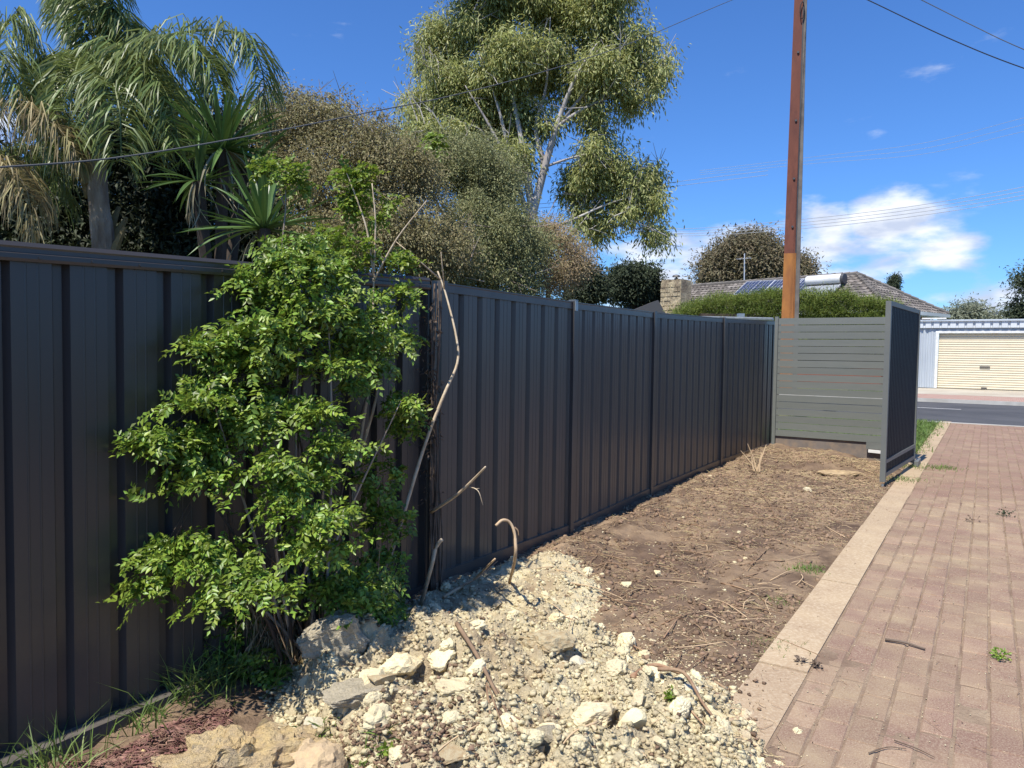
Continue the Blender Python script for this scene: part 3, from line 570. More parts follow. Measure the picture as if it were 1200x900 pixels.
boulder('boulder', 640, 768, .06, .14, (1.25, .7, .5), M_tan, 'large brown edged rock coated with cream crumbs', .3)
boulder('boulder', 545, 812, .06, .11, (1.2, .9, .4), M_chunk, 'crumbling cream rock beside the bent branch', .1, sink=.0)
boulder('boulder', 284, 880, .0, .33, (1.15, .85, .55), M_yel, 'rounded yellow sandstone lump in front of the shrub', .5, 5, .05)
boulder('boulder', 362, 876, .0, .15, (1.0, .9, .75), mat('brown_sandstone', (.46, .34, .21), .9, .15, c2=(.58, .43, .25), scale=4, bump=.6, bscale=15), 'smooth brown sandstone lump right of the yellow one', .2, 4, .04)
boulder('stone', 306, 842, .0, .075, (.7, .6, 1.5), M_yel, 'small pointed yellow stone standing behind the sandstone lump', .2, 3, .03)
boulder('boulder', 985, 551, .08, .20, (1.5, .8, .28), mat('orange_slab', (.48, .36, .21), .9, .15, c2=(.35, .25, .15), scale=3, bump=.8, bscale=12), 'flat tan rock slab on the soil before the slat screen', .1, 4, .05)
boulder('stone', 945, 570, .08, .06, (1.1, .8, .8), M_chunk, 'small pale stone in a dark hollow of the far soil', .1, 3, .04)
# counted chunks in the rubble
cnt = 0; tries = 0; placed = []
while cnt < 300 and tries < 12000:
    tries += 1; px = random.uniform(330, 940); py = random.uniform(655, 915); p = gnd(px, py, .04); x, y = p[0], p[1]
    sd = float(sdf_poly(np.array(x), np.array(y), RUBW))
    if sd < -.06 or (sd < .03 and random.random() < .5): continue
    s = .013+.070*random.random()**2.4
    if any((x-a)**2+(y-c)**2 < (.8*(s+r_))**2 for a, c, r_ in placed): continue
    placed.append((x, y, s)); o = link('stone', rock_meshes[cnt % 14]); o.location = (x, y, nvec(x, y)+s*.08); o.scale = (s, s*random.uniform(.75, 1), s*random.uniform(.7, 1.1)); o.rotation_euler = (random.gauss(0, .4), random.gauss(0, .4), random.uniform(0, 6.3))
    tag(o, 'cream limestone chunk lying loose in the rubble spread', 'stone', 'limestone chunks in the rubble spread'); cnt += 1
# pale stones on soil
for i in range(26):
    px, py = random.uniform(650, 880), random.uniform(590, 790); p = gnd(px, py)
    if toUV(p[0], p[1])[1] > -.08: continue
    s = random.uniform(.010, .024); o = link('stone', rock_meshes[i % 9]); o.location = (p[0], p[1], nvec(p[0], p[1])+s*.25); o.scale = (s,)*3; o.rotation_euler = (0, 0, random.uniform(0, 6)); tag(o, 'small pale stone scattered on the brown soil', 'stone', 'pale stones scattered on the brown soil')
def broken_cube():
    V = np.array([(a, b_, c) for c in (-1, 1) for a, b_ in ((-1, -1), (1, -1), (1, 1), (-1, 1))], float)*.62; V += RG.uniform(-.34, .34, V.shape); V = V*np.array([1, random.uniform(.55, 1), random.uniform(.5, .95)])
    Q = [(3, 2, 1, 0), (4, 5, 6, 7), (0, 1, 5, 4), (1, 2, 6, 5), (2, 3, 7, 6), (3, 0, 4, 7)]; T = []
    for q in Q: T += [(q[0], q[1], q[2]), (q[0], q[2], q[3])]
    return V, np.array(T)
def crumbs(name, n, sampler, smin, smax, pw, m_, label, sub=1, squash=.7, sink=.2):
    """angular broken crumbs: several faceted shapes, each turned and scaled at random"""
    X, Y = sampler(n); n = len(X); s = smin+(smax-smin)*RG.random(n)**pw; Z = h_top(X, Y); var = RG.integers(0, 10, n); Vs = []; Fs = []; off = 0
    for q in range(10):
        V0, F0 = broken_cube(); k = np.where(var == q)[0]; m_k = len(k)
        A = RG.random(m_k)*6.28; B_ = RG.normal(size=m_k)*.5; ca, sa, cb, sb = np.cos(A)[:, None], np.sin(A)[:, None], np.cos(B_)[:, None], np.sin(B_)[:, None]
        P = V0[None]*s[k][:, None, None]*1.25; x0, y, z0 = P[:, :, 0], P[:, :, 1], P[:, :, 2]; x = x0*cb-z0*sb; z = (x0*sb+z0*cb)*squash
        V = np.stack([x*ca-y*sa+X[k][:, None], x*sa+y*ca+Y[k][:, None], z+(Z[k]+s[k]*sink)[:, None]], -1)
        Vs.append(V.reshape(-1, 3)); Fs.append((F0[None]+(np.arange(m_k)*len(V0))[:, None, None]).reshape(-1, 3)+off); off += m_k*len(V0)
    return tag(fast(name, np.concatenate(Vs), np.concatenate(Fs), m_), label, 'rubble' if 'rub' in name else 'soil', kind='stuff')
def samp_rub(n):
    px = RG.uniform(300, 1000, n*3); py = RG.uniform(630, 960, n*3)**1; pts = []
    d = fw[None]+rt[None]*((px-600)/F_PX)[:, None]+up[None]*((450-py)/F_PX)[:, None]; t = (-.0-CAM_H+.04)/d[:, 2]; X = d[:, 0]*t; Y = d[:, 1]*t
    s = np.minimum(sdf_poly(X, Y, RUBW)+.12*fbm(X, Y, 3, 3), toUV(X, Y)[1]+2.16); k = s > -.10*RG.random(len(s))**2; X = X[k][:n]; Y = Y[k][:n]; return X, Y
crumbs('rubble_crumbs', 42000, samp_rub, .0015, .020, 4.5, M_chunk, 'fine cream limestone crumbs covering the rubble spread', sink=.05)
def samp_soil(n):
    u = 9.2*RG.random(n)**.8-.8+0; v = -2.3+2.28*RG.random(n); X = S0[0]+D2[0]*u+N2[0]*v; Y = S0[1]+D2[1]*u+N2[1]*v
    k = (sdf_poly(X, Y, RUBW) < .02) & (fbm(X, Y, 1.6, 3)+.35*RG.random(n) > -.05); return X[k], Y[k]
crumbs('soil_clods', 26000, samp_soil, .0025, .022, 4.0, M_clod, 'brown soil clods strewn over the bare soil strip', squash=.85)
def samp_spill(n):
    px = 800+RG.normal(size=n)*110; py = 800+RG.normal(size=n)*75+(px-800)*.3
    d = fw[None]+rt[None]*((px-600)/F_PX)[:, None]+up[None]*((450-py)/F_PX)[:, None]; t = -CAM_H/d[:, 2]; return d[:, 0]*t, d[:, 1]*t
crumbs('rubble_specks', 5000, samp_spill, .002, .008, 2.5, M_chunk, 'tiny cream specks spilled from the rubble onto soil and edging', sink=.1)
def samp_drive(n):
    u = 9*RG.random(n)**1.2-1.2; v = RG.random(n)**1.3*2.5; X = S0[0]+D2[0]*u+N2[0]*v; Y = S0[1]+D2[1]*u+N2[1]*v; return X, Y
_h = h_top; h_top = lambda x, y: np.maximum(_h(x, y), np.where(toUV(x, y)[1] > 0, .003, -9))
def samp_dirt(n):
    px = 455+RG.normal(size=n)*55; py = 885+RG.normal(size=n)*24; k = RG.random(n) < .3; px = np.where(k, RG.uniform(350, 900, n), px); py = np.where(k, RG.uniform(650, 900, n), py)
    d = fw[None]+rt[None]*((px-600)/F_PX)[:, None]+up[None]*((450-py)/F_PX)[:, None]; t = -CAM_H/d[:, 2]; return d[:, 0]*t, d[:, 1]*t
crumbs('rubble_soil', 7000, samp_dirt, .002, .014, 3.0, M_clod, 'brown soil crumbs mixed into the rubble', sink=.5)
def samp_yel(n):
    c = gnd(285, 885, 0); return c[0]+RG.normal(size=n)*.22, c[1]+RG.normal(size=n)*.14-.05
crumbs('rubble_ochre', 2600, samp_yel, .003, .02, 3, M_yel, 'ochre sandstone crumbs around the yellow lump', sink=.3)
crumbs('rubble_dust', 5200, samp_drive, .001, .0038, 2.5, M_chunk, 'pale dust grains scattered over the pavers', sink=.1)
crumbs('grit_specks', 1400, samp_drive, .0012, .004, 3, M_clod, 'fine grit scattered over the pavers', sink=.2)
# fibres and straw
def straw(name, X, Y, Lr, w, m_, label, up_=.18, cat='litter'):
    n = len(X); Z = h_top(X, Y)+.004; A = RG.random(n)*6.28; L = Lr[0]+(Lr[1]-Lr[0])*RG.random(n)**2; D = np.stack([np.cos(A), np.sin(A), RG.normal(size=n)*up_], 1); D = nrm(D)
    P = np.stack([X, Y, Z], 1); Sd = nrm(np.cross(D, np.array([0, 0, 1.0])))*(w*(.5+RG.random(n)))[:, None]; U_ = nrm(np.cross(Sd, D))*w*.8
    bend = Sd*RG.normal(size=(n, 1))*3; a = P-D*L[:, None]/2; c = P+bend+U_*1.5; e = P+D*L[:, None]/2
    V = np.stack([a-Sd/2, a+Sd/2, a+U_, c-Sd/2, c+Sd/2, c+U_, e-Sd/2, e+Sd/2, e+U_], 1).reshape(-1, 3); f = np.arange(n)[:, None]*9
    Fq = []
    for s in (0, 3):
        for i, j in ((0, 1), (1, 2), (2, 0)): Fq.append(f+np.array([s+i, s+j, s+3+j, s+3+i]))
    return tag(fast(name, V, np.concatenate(Fq, 0), m_), label, cat, kind='stuff')
X, Y = samp_soil(12000); straw('straw_litter', X, Y, (.02, .13), .0022, M_straw, 'straw and root fibres littering the brown soil')
def samp_far(n):
    u = 4.5+4.1*RG.random(n)**.7; v = -2.1+2.0*RG.random(n); X = S0[0]+D2[0]*u+N2[0]*v; Y = S0[1]+D2[1]*u+N2[1]*v; k = fbm(X, Y, 1.8, 3) > -.12; return X[k], Y[k]
X, Y = samp_far(2300); straw('straw_litter', X, Y, (.04, .22), .0035, M_straw, 'pale straw and root litter heaped on the soil near the slat screen', .28)
X, Y = samp_rub(1100); straw('straw_litter', X, Y, (.02, .12), .002, M_straw, 'dry root fibres caught in the cream rubble')
u = -1.2+8*RG.random(140); v = .02+1.2*RG.random(140)**1.6; X = S0[0]+D2[0]*u+N2[0]*v; Y = S0[1]+D2[1]*u+N2[1]*v; straw('straw_litter', X, Y, (.02, .12), .0018, M_twig, 'thin dry stems scattered on the pavers')
# red mulch at bottom left
px = RG.uniform(60, 270, 6000); py = RG.uniform(810, 960, 6000); d = fw[None]+rt[None]*((px-600)/F_PX)[:, None]+up[None]*((450-py)/F_PX)[:, None]; t = -(CAM_H+.08)/d[:, 2]; X = d[:, 0]*t; Y = d[:, 1]*t
k = (py > 893-(px-60)*.34) & (py > 825); straw('mulch', X[k], Y[k], (.02, .07), .007, M_mulch, 'red brown bark mulch beside the older fence', .12, 'mulch')

# ------------------------------------------------------------------ twigs and sticks (each a thing)
def stick(P, r, m_, label, group=None, sides=5, name='twig', forks=0, taper=.5, wob=.004):
    P = [np.array(p, float)+RG.normal(size=3)*wob*(0 < i < len(P)-1) for i, p in enumerate(P)]; pts = curve_pts(P, 5) if len(P) > 2 else P
    b = B(); k = len(pts); b.tube(pts, [r*(1-(1-taper)*i/(k-1)) for i in range(k)], sides)
    for _ in range(forks):
        i = random.randrange(1, max(2, k-1)); d_ = nrm(pts[min(i+1, k-1)]-pts[i-1]); q = nrm(d_+rdir(1)[0]*.8); L = np.linalg.norm(P[-1]-P[0])*random.uniform(.12, .3); b.tube([pts[i], pts[i]+q*L*.5+np.array([0, 0, .003]), pts[i]+q*L], [r*.5, r*.4, r*.25], 4)
    return tag(b.build(name, m_, smooth=True), label, 'twig' if name == 'twig' else 'branch', group)
def gp(px, py, dz=.006, z=0.0):
    p = gnd(px, py, z); zz = max(nvec(p[0], p[1]), float(h_top(np.array(p[0]), np.array(p[1])))); return (p[0], p[1], zz+dz)
stick([gp(855, 727), gp(900, 745, .02), gp(960, 770, .008)], .004, M_twig, 'long thin stick reaching from the soil onto the pale edging', wob=0)
stick([gp(845, 676), gp(875, 690, .02), gp(905, 706)], .006, M_twig, 'straight brown stick on soil above the edging twig', wob=0)
stick([gp(1037, 752, .01), gp(1060, 756, .012), gp(1084, 763, .008)], .008, M_vine, 'dark bent stick lying on the brick pavers', wob=0, taper=.7)
stick([gp(1048, 870), gp(1075, 880), gp(1095, 890)], .003, M_vine, 'short dark stem on the pavers at the bottom', wob=0)
stick([gp(1018, 885), gp(1040, 878), gp(1062, 880)], .003, M_vine, 'thin dark stem beside the short one on the pavers', wob=0)
stick([gp(535, 765, .03, .08), gp(560, 790, .05, .08), gp(580, 830, .04, .06), gp(605, 872, .02, .05)], .013, mat('old_branch', (.28, .19, .12), .9, .2, c2=(.18, .12, .08), scale=12, coords='World'), 'thick forked dead branch lying down the rubble', name='branch', forks=3, wob=.004)
stick([gp(575, 858, .03, .05), gp(570, 835, .05, .05), gp(590, 872, .02, .05)], .006, M_twig, 'thin reddish twig crossing the lower end of the forked branch', wob=0)
stick([gp(770, 830, .05), gp(800, 838, .06), gp(822, 858, .04), gp(838, 874, .02)], .010, M_twig, 'weathered stick poking down right through the rubble stones', name='branch', wob=0)
stick([gp(795, 850, .02), gp(812, 866, .03), gp(832, 884, .01)], .006, M_twig, 'thinner stick beside the weathered stick', wob=0)
stick([gp(740, 828, .03), gp(765, 812, .06), gp(800, 822, .05)], .014, mat('red_bark', (.25, .13, .08), .9, .2, c2=(.4, .27, .16), scale=30, coords='World'), 'curled strip of reddish bark on the rubble', name='branch', wob=0, taper=.6)
stick([gp(822, 800, .01), gp(838, 806, .015), gp(852, 810, .01)], .010, M_twig, 'short thick stub at the edge of soil and rubble', wob=0, taper=.5)
stick([gp(560, 880, .02), gp(520, 897, .03), gp(480, 918)], .004, M_straw, 'pale bent stem near the bottom of the rubble', wob=0)
stick([gp(700, 880, .02), gp(668, 893, .03), gp(640, 912)], .005, M_straw, 'light stem curving at the bottom middle', wob=0)
SOILT = [(700, 694, 800, 720), (755, 655, 800, 668), (760, 680, 720, 700), (775, 725, 820, 716), (778, 742, 800, 716), (700, 690, 760, 735), (695, 655, 745, 660), (640, 587, 665, 613), (770, 600, 830, 615), (775, 588, 825, 612), (765, 590, 790, 625), (840, 630, 880, 645), (880, 565, 915, 620), (845, 700, 880, 715), (800, 650, 840, 640), (720, 640, 700, 668), (850, 575, 905, 578), (860, 590, 940, 600), (900, 640, 870, 668), (910, 560, 960, 548), (830, 760, 800, 790), (735, 600, 700, 622)]
for a, c, e, g in SOILT:
    mx_, my_ = (a+e)/2+random.uniform(-4, 4), (c+g)/2+random.uniform(-4, 4)
    stick([gp(a, c), gp(mx_, my_, .02), gp(e, g)], random.uniform(.003, .006), M_twig, 'thin brown twig lying on the bare soil strip', 'twigs on the bare soil strip', forks=random.randint(0, 2), wob=0)
for i in range(85):
    px, py = random.uniform(640, 1010), random.uniform(535, 760); p = gnd(px, py); u_, v_ = toUV(p[0], p[1])
    if v_ > -.05 or v_ < -2.15 or u_ > 8.6: continue
    a_ = random.uniform(0, 6.28); L = random.uniform(.10, .42); q = (p[0]+math.cos(a_)*L, p[1]+math.sin(a_)*L); mm_ = ((p[0]+q[0])/2+random.uniform(-.03, .03), (p[1]+q[1])/2+random.uniform(-.03, .03))
    hz = lambda s: nvec(s[0], s[1])+.006
    stick([(p[0], p[1], hz(p)), (*mm_, hz(mm_)+.015), (*q, hz(q))], random.uniform(.0025, .006), M_straw if i % 2 else M_twig, 'thin brown twig lying on the bare soil strip', 'twigs on the bare soil strip', forks=i % 2, wob=0)
# clump of dead canes at the far fence
DC = empty('dead_stalks', gnd(887, 552, .05), 'clump of pale dead stalks sticking up by the far fence', 'stalks')
for a, c, e, g in ((886, 550, 876, 520), (887, 552, 898, 521), (884, 548, 868, 528), (890, 553, 893, 530), (884, 552, 881, 535)):
    p = gnd(a, c, .03); q = at(e, g, p[1]+.05); b = B(); b.tube([p, (p+q)/2+RG.normal(size=3)*.01, q], [.012, .009, .004], 5); b.build('stalk', M_straw, DC)
rootpart(DC)
# canes round the join of the two fences
def at3(px, py, Y): return tuple(at(px, py, Y))
stick([at3(470, 612, 4.35), at3(498, 520, 4.5), at3(520, 462, 4.58), at3(536, 425, 4.7), at3(535, 395, 4.75), at3(522, 345, 4.85), at3(513, 318, 4.9)], .012, M_pale, 'tall pale curved cane leaning against the fence join', name='branch', forks=2, wob=.003)
stick([at3(505, 600, 4.75), at3(535, 580, 4.5), at3(555, 562, 4.4), at3(569, 547, 4.3)], .012, M_pale, 'cut pale branch stub angled up beside the fence join', name='branch', wob=.004)
stick([at3(548, 570, 4.45), at3(560, 575, 4.4), at3(566, 592, 4.4)], .004, M_pale, 'broken twiglet hanging from the cut branch stub', wob=0, forks=2)
stick([gp(597, 678, 0, .03), at3(603, 655, 4.35), at3(604, 628, 4.35), at3(598, 613, 4.35), at3(589, 610, 4.33), at3(581, 616, 4.3)], .011, mat('tan_cane', (.54, .40, .25), .8, .2, c2=(.42, .29, .18), scale=14, coords='World'), 'hooked tan cane standing up out of the rubble', name='branch', wob=.002, taper=.8)
stick([at3(603, 618, 4.35), at3(607, 622, 4.35), at3(608, 628, 4.35)], .006, M_twig, 'short barb on the hooked tan cane', wob=0)
stick([gp(493, 700, 0, .03), at3(505, 665, 4.4), at3(512, 640, 4.4), at3(518, 632, 4.4)], .014, M_pale, 'stout broken stem at the foot of the fence join', name='branch', wob=.004, taper=.8)
stick([gp(520, 697, .01), gp(555, 682, .05), at3(580, 655, 4.5)], .013, M_straw, 'pale split stick leaning low against the newer fence', name='branch', wob=.003, forks=1)
stick([gp(530, 690, .02), gp(560, 680, .04), gp(583, 668, .05)], .007, M_twig, 'thin stick lying below the pale split stick', wob=0)
stick([at3(440, 690, 4.2), at3(458, 650, 4.25), at3(470, 612, 4.35)], .013, M_bark, 'grey lower length of cane under the shrub leaves', name='branch', wob=.003, taper=.9)
# dead vine strangling the join
VN = empty('dead_vine', (-.55, 4.98, -.05), 'tangled dark dead vine climbing the join between the two fences', 'vine')
for i in range(9):
    ph = random.uniform(0, 6); amp = random.uniform(.006, .022); top = random.uniform(.7, 2.02) if i > 4 else 2.05; pts = []
    bx, by = -.545+random.gauss(0, .02)+.04, 4.93+random.gauss(0, .02)
    for k in range(26): t = k/25; z = -.04+t*top; pts.append((bx+amp*math.sin(ph+t*random.uniform(6.8, 7.2))+.014*(1-t)*(i % 4-1.5), by-.02+amp*.6*math.cos(ph+t*9), z))
    b = B(); b.tube(pts, [.008-.005*k/25 for k in range(26)], 5); b.build('vine_stem', M_vine, VN, smooth=True)
V, Fq = clumps([(-.54, 4.92, 1.25, .05, .04, .75)], 40, 9, .02, .035, .012, .5); fast('dry_foliage', V, Fq, M_vine, VN)['kind'] = 'stuff'
rootpart(VN)

# ------------------------------------------------------------------ shrub by the fence
def sprays(C, n, L=.15, ll=.033, lw=.017, pairs=5, droop=.25, shell=.5, outw=.6, tier=0):
    """pinnate sprays filling ellipsoids"""
    C = np.array(C, float); w = C[:, 3]*C[:, 4]*C[:, 5]; w = w**.42; w /= w.sum(); idx = RG.choice(len(C), n, p=w); c = C[idx]
    d = rdir(n); r = (shell+(1-shell)*RG.random((n, 1))**.8); P = c[:, :3]+d*r*c[:, 3:6]
    if tier:       # leaves gathered on separate boughs: flat plates with gaps between them
        pc = []; pi = []
        for q in range(len(C)):
            k = max(1, int(round(tier*(C[q, 3]*C[q, 5]/.02)**.75))); dd = rdir(k)*(.35+.6*RG.random((k, 1))); pc.append(C[q, :3]+dd*C[q, 3:6]); pi.append(np.full(k, q))
        pc = np.concatenate(pc); pi = np.concatenate(pi); sel = RG.integers(0, len(pc), n); cc0 = pc[sel]; g = RG.normal(size=(n, 3)); rr = np.minimum(C[pi[sel], 3], .15)
        g[:, 2] = g[:, 2]*.32-(g[:, 0]**2+g[:, 1]**2)*.16; P = cc0+g*np.stack([rr*.62, rr*.5, rr*.55], 1); d = nrm(g*np.array([1, 1, .4])+np.array([0, -.35, -.1])); c = C[pi[sel]]
    Dm = nrm(d*outw+rdir(n)*.7+np.array([0, 0, -droop*.3])); Up = nrm(np.array([-.2, -.25, 1.0])+rdir(n)*.45+d*.35); Sd = nrm(np.cross(Dm, Up)); Up = np.cross(Sd, Dm)
    Ls = L*(.6+.7*RG.random(n)); P = P-Dm*(Ls*.55)[:, None]; Vs = []; Fs = []; off = 0
    for k in range(pairs*2+1):
        if k == pairs*2: t = 1.0; s = 0
        else: t = .25+.75*(k//2)/pairs; s = 1 if k % 2 else -1
        base = P+Dm*(Ls*t)[:, None]-np.array([0, 0, 1])*(Ls*t*t*droop)[:, None]
        D = nrm(Dm*(.45 if s else 1)+Sd*s*.9+RG.normal(size=(n, 3))*.22-np.array([0, 0, .25*droop+.1])); Nn = nrm(Up+RG.normal(size=(n, 3))*.3)
        sz = (.7+.6*RG.random(n))*(1.1-.35*abs(t-.6)); V, Fq = leafmesh(base, D, Nn, ll*sz, lw*sz, .15); Vs.append(V); Fs.append(Fq+off); off += len(V)
    # rachis as a sliver
    return np.concatenate(Vs), np.concatenate(Fs)
SH = empty('shrub', gnd(345, 765, 0), 'leafy green pinnate shrub growing against the older fence', 'shrub')
cl_ = pxclump([(320, 335, 4.0, 62, 34, .14), (290, 370, 3.85, 60, 32, .16), (245, 385, 3.7, 42, 24, .12), (215, 392, 3.62, 30, 15, .09), (255, 430, 3.65, 48, 28, .14), (215, 450, 3.6, 34, 22, .11), (330, 420, 3.85, 72, 45, .2),
   (205, 500, 3.6, 22, 14, .08), (300, 480, 3.75, 70, 40, .2), (245, 530, 3.6, 46, 26, .13), (225, 560, 3.55, 32, 18, .1), (320, 550, 3.8, 72, 45, .22), (375, 490, 3.95, 34, 50, .16), (395, 395, 4.15, 34, 30, .11), (372, 350, 4.1, 44, 32, .12),
   (270, 655, 3.5, 46, 26, .14), (225, 640, 3.45, 44, 22, .12), (185, 632, 3.45, 30, 15, .09), (292, 678, 3.45, 32, 22, .12), (138, 665, 3.4, 24, 14, .07), (160, 650, 3.42, 20, 10, .06), (255, 690, 3.45, 26, 14, .08),
   (150, 500, 3.55, 26, 13, .06), (125, 508, 3.52, 20, 13, .06), (172, 515, 3.55, 16, 9, .05),
   (335, 620, 3.8, 55, 40, .2), (385, 590, 4.0, 32, 40, .14), (400, 665, 4.05, 36, 30, .13), (370, 690, 3.95, 60, 30, .18), (440, 700, 4.1, 38, 20, .12), (335, 292, 4.05, 52, 16, .1), (285, 308, 4.0, 36, 16, .09), (262, 330, 3.9, 26, 12, .07), (365, 300, 4.1, 36, 16, .09),
   (450, 395, 4.25, 26, 14, .07), (470, 470, 4.3, 12, 12, .06), (415, 455, 4.2, 16, 16, .07)])
def fwd(c):      # the canopy leans out from the fence towards the driveway
    c = np.array(c, float); z = c[2]; k = .12*np.clip(1.0-abs(z-.75)/1.0, 0, 1)*np.clip((c[0]+1.75)/.6, 0, 1); q = CP+(c[:3]-CP)*(1-k); return (*q, c[3]*(1-k), c[4]*1.25, c[5]*(1-k))
cl_ = [fwd(c) for c in cl_]
def keepfront(c):      # nothing grows through the steel: stay in front of the fence line
    c = np.array(c, float); q = (c[:2]-Aold)@nO; lim = .07+min(c[4], .16)
    if q < lim: c[:2] += nO*(lim-q)
    return tuple(c)
cl_ = [keepfront(c) for c in cl_]
V, Fq = sprays(cl_, 2800, L=.115, tier=2.2); fast('foliage', V, Fq, M_shrub, SH)['kind'] = 'stuff'
base = np.array(SH.location)
for i in range(20):
    c = cl_[random.randrange(len(cl_))]; b0 = base+np.array([random.gauss(0, .10), random.gauss(.05, .06), -.04]); mid = b0*.5+np.array(c[:3])*.5+np.array([random.gauss(0, .05), random.gauss(0, .05), .08])
    b = B(); b.tube(curve_pts([b0, mid, np.array(c[:3])], 6), [.011-.008*k/12 for k in range(13)], 5); b.build('stem', M_bark if i % 2 else M_dbark, SH, smooth=True)
for c in (cl_[17], cl_[19], cl_[22], cl_[23], cl_[3]):
    b = B(); b.tube(curve_pts([np.array(cl_[6][:3]), (np.array(cl_[6][:3])+np.array(c[:3]))/2+np.array([0, 0, .04]), np.array(c[:3])], 5), [.006-.004*k/10 for k in range(11)], 4); b.build('stem', M_dbark, SH, smooth=True)
V, Fq = clumps(pxclump([(330, 760, 3.85, 60, 35, .14), (300, 700, 3.9, 40, 40, .12), (400, 700, 4.1, 50, 30, .1)]), 150, 16, .03, .10, .004, .9, hang=.5); fast('dead_foliage', V, Fq, M_straw, SH)['kind'] = 'stuff'
V, Fq = sprays(pxclump([(240, 760, 3.75, 40, 28, .12), (300, 780, 3.7, 50, 24, .12), (270, 730, 3.8, 30, 30, .1), (450, 710, 4.15, 40, 12, .1)]), 260, .1, .03, .018); fast('lower_foliage', V, Fq, M_shrub, SH)['kind'] = 'stuff'
for _ in range(60):
    p0 = np.array([base[0]+random.gauss(0, .13), base[1]+random.gauss(.1, .08), -.03]); q = p0+np.array([random.gauss(0, .12), random.gauss(0, .08), random.uniform(.25, .6)]); b = B(); b.tube([p0, (p0+q)/2+RG.normal(size=3)*.03, q], [.004, .003, .0015], 4); b.build('dead_stem', M_twig, SH)
rootpart(SH)
# tall sapling with pale stem right of the shrub
SP = empty('sapling', at(405, 700, 4.35), 'tall thin sapling with pale twin stems rising above the fence', 'sapling')
for P_ in ([(402, 700), (412, 590), (425, 500), (434, 440), (437, 380), (438, 320)], [(405, 700), (418, 560), (440, 470), (442, 440), (437, 400)], [(438, 325), (430, 270), (415, 225), (405, 200)], [(438, 320), (440, 260), (436, 215)], [(437, 330), (465, 280), (500, 235)]):
    Yq = 4.45; b = B(); pts = curve_pts([at(a, c, Yq-.0008*(a-400)) for a, c in P_], 5); k = len(pts); r0 = .012 if P_[0][1] > 600 else .007; b.tube(pts, [r0*(1-.55*i/(k-1)) for i in range(k)], 6); b.build('stem', M_pale, SP, smooth=True)
V, Fq = sprays(pxclump([(420, 290, 4.45, 26, 24, .12), (405, 205, 4.5, 18, 12, .07), (420, 225, 4.5, 20, 16, .08), (435, 255, 4.5, 14, 14, .06), (470, 305, 4.5, 22, 12, .07), (408, 240, 4.5, 14, 10, .06), (330, 200, 4.9, 30, 15, .12), (305, 192, 4.9, 18, 9, .08), (350, 216, 4.9, 20, 10, .08), (430, 200, 4.5, 14, 9, .05), (455, 235, 4.5, 12, 9, .05), (385, 280, 4.5, 22, 20, .1), (510, 165, 5.2, 14, 9, .06)]), 330, .13, .032, .02); fast('foliage', V, Fq, M_shrubl, SP)['kind'] = 'stuff'
V, Fq = sprays(pxclump([(450, 385, 4.4, 34, 26, .1), (470, 345, 4.45, 26, 12, .07), (440, 420, 4.35, 26, 20, .1), (470, 480, 4.4, 26, 24, .1), (445, 560, 4.3, 28, 40, .12), (455, 610, 4.25, 34, 22, .1), (480, 395, 4.5, 16, 10, .06), (450, 665, 4.2, 34, 22, .12), (480, 500, 4.45, 14, 10, .06)]), 400, .12, .032, .02); fast('lower_foliage', V, Fq, M_shrub, SP)['kind'] = 'stuff'
b = B()
for (a, c, e, g) in ((330, 290, 335, 205), (333, 240, 312, 192), (334, 235, 352, 214)):
    b.tube([at(a, c, 4.9), at((a+e)/2+2, (c+g)/2, 4.9), at(e, g, 4.9)], [.006, .005, .003], 5)
b.build('upper_stem', M_bark, SP)
rootpart(SP)
# grass and weeds at left
def tuft(px, py, n, r, H, lab, z=-.08, m_=M_grass, w=.006, lean=.5):
    p = gnd(px, py, z); X = p[0]+RG.normal(size=n)*r; Y = p[1]+RG.normal(size=n)*r; P = np.stack([X, Y, h_top(X, Y)-.005], 1)
    return tag(blades('grass_tuft', P, H, w, m_, lean), lab, 'grass', kind='stuff')
tuft(60, 905, 90, .09, .20, 'tall grass tuft with seed stems at the bottom left corner', -.12)
tuft(165, 846, 70, .07, .12, 'grass tuft between the fence footing and the mulch', -.1)
tuft(210, 820, 110, .09, .20, 'long green grass leaning at the left foot of the shrub', -.1, lean=.7)
tuft(255, 800, 110, .10, .26, 'taller grass mixed into the shrub base', -.08, lean=.6)
tuft(945, 665, 260, .07, .035, 'small green grass patch on soil beside the edging', 0, w=.005)
tuft(912, 702, 70, .05, .03, 'sparse grass sprigs on soil below the small grass patch', 0, w=.004)
tuft(1103, 549, 240, .13, .05, 'low weed patch on the pavers near the gate foot', 0)
tuft(1055, 562, 160, .12, .05, 'weeds growing under the gate leaf', 0)
tuft(1066, 548, 120, .12, .06, 'weeds at the far foot of the gate leaf', 0)
tuft(905, 755, 90, .08, .03, 'thin grass along the soil edge of the edging strip', 0, w=.004)
tuft(370, 822, 90, .05, .05, 'small green weed between the shaded rocks', .05, w=.008, lean=1.0)
tuft(438, 868, 60, .05, .06, 'small weed sprouting from dark dirt near the bottom', .0, w=.007, lean=1.0)
def weed(px, py, r, n, m_, lab):
    p = gnd(px, py, 0); V, Fq = clumps([(p[0], p[1], max(nvec(p[0], p[1]), 0)+r*.5, r, r, r*.5)], 8, n, r*.5, .022, .012, 0); tag(fast('weed', V, Fq, m_), lab, 'weed', kind='stuff')
weed(1172, 772, .03, 9, M_shrub, 'small green weed growing between the pavers at right')
weed(1178, 605, .04, 9, M_dark, 'dark dried plant scrap on the pavers at right')
weed(1140, 612, .035, 4, M_vine, 'withered sprig left of the dark plant scrap')
weed(789, 842, .02, 8, M_shrubl, 'bright green sprout in the rubble stones')
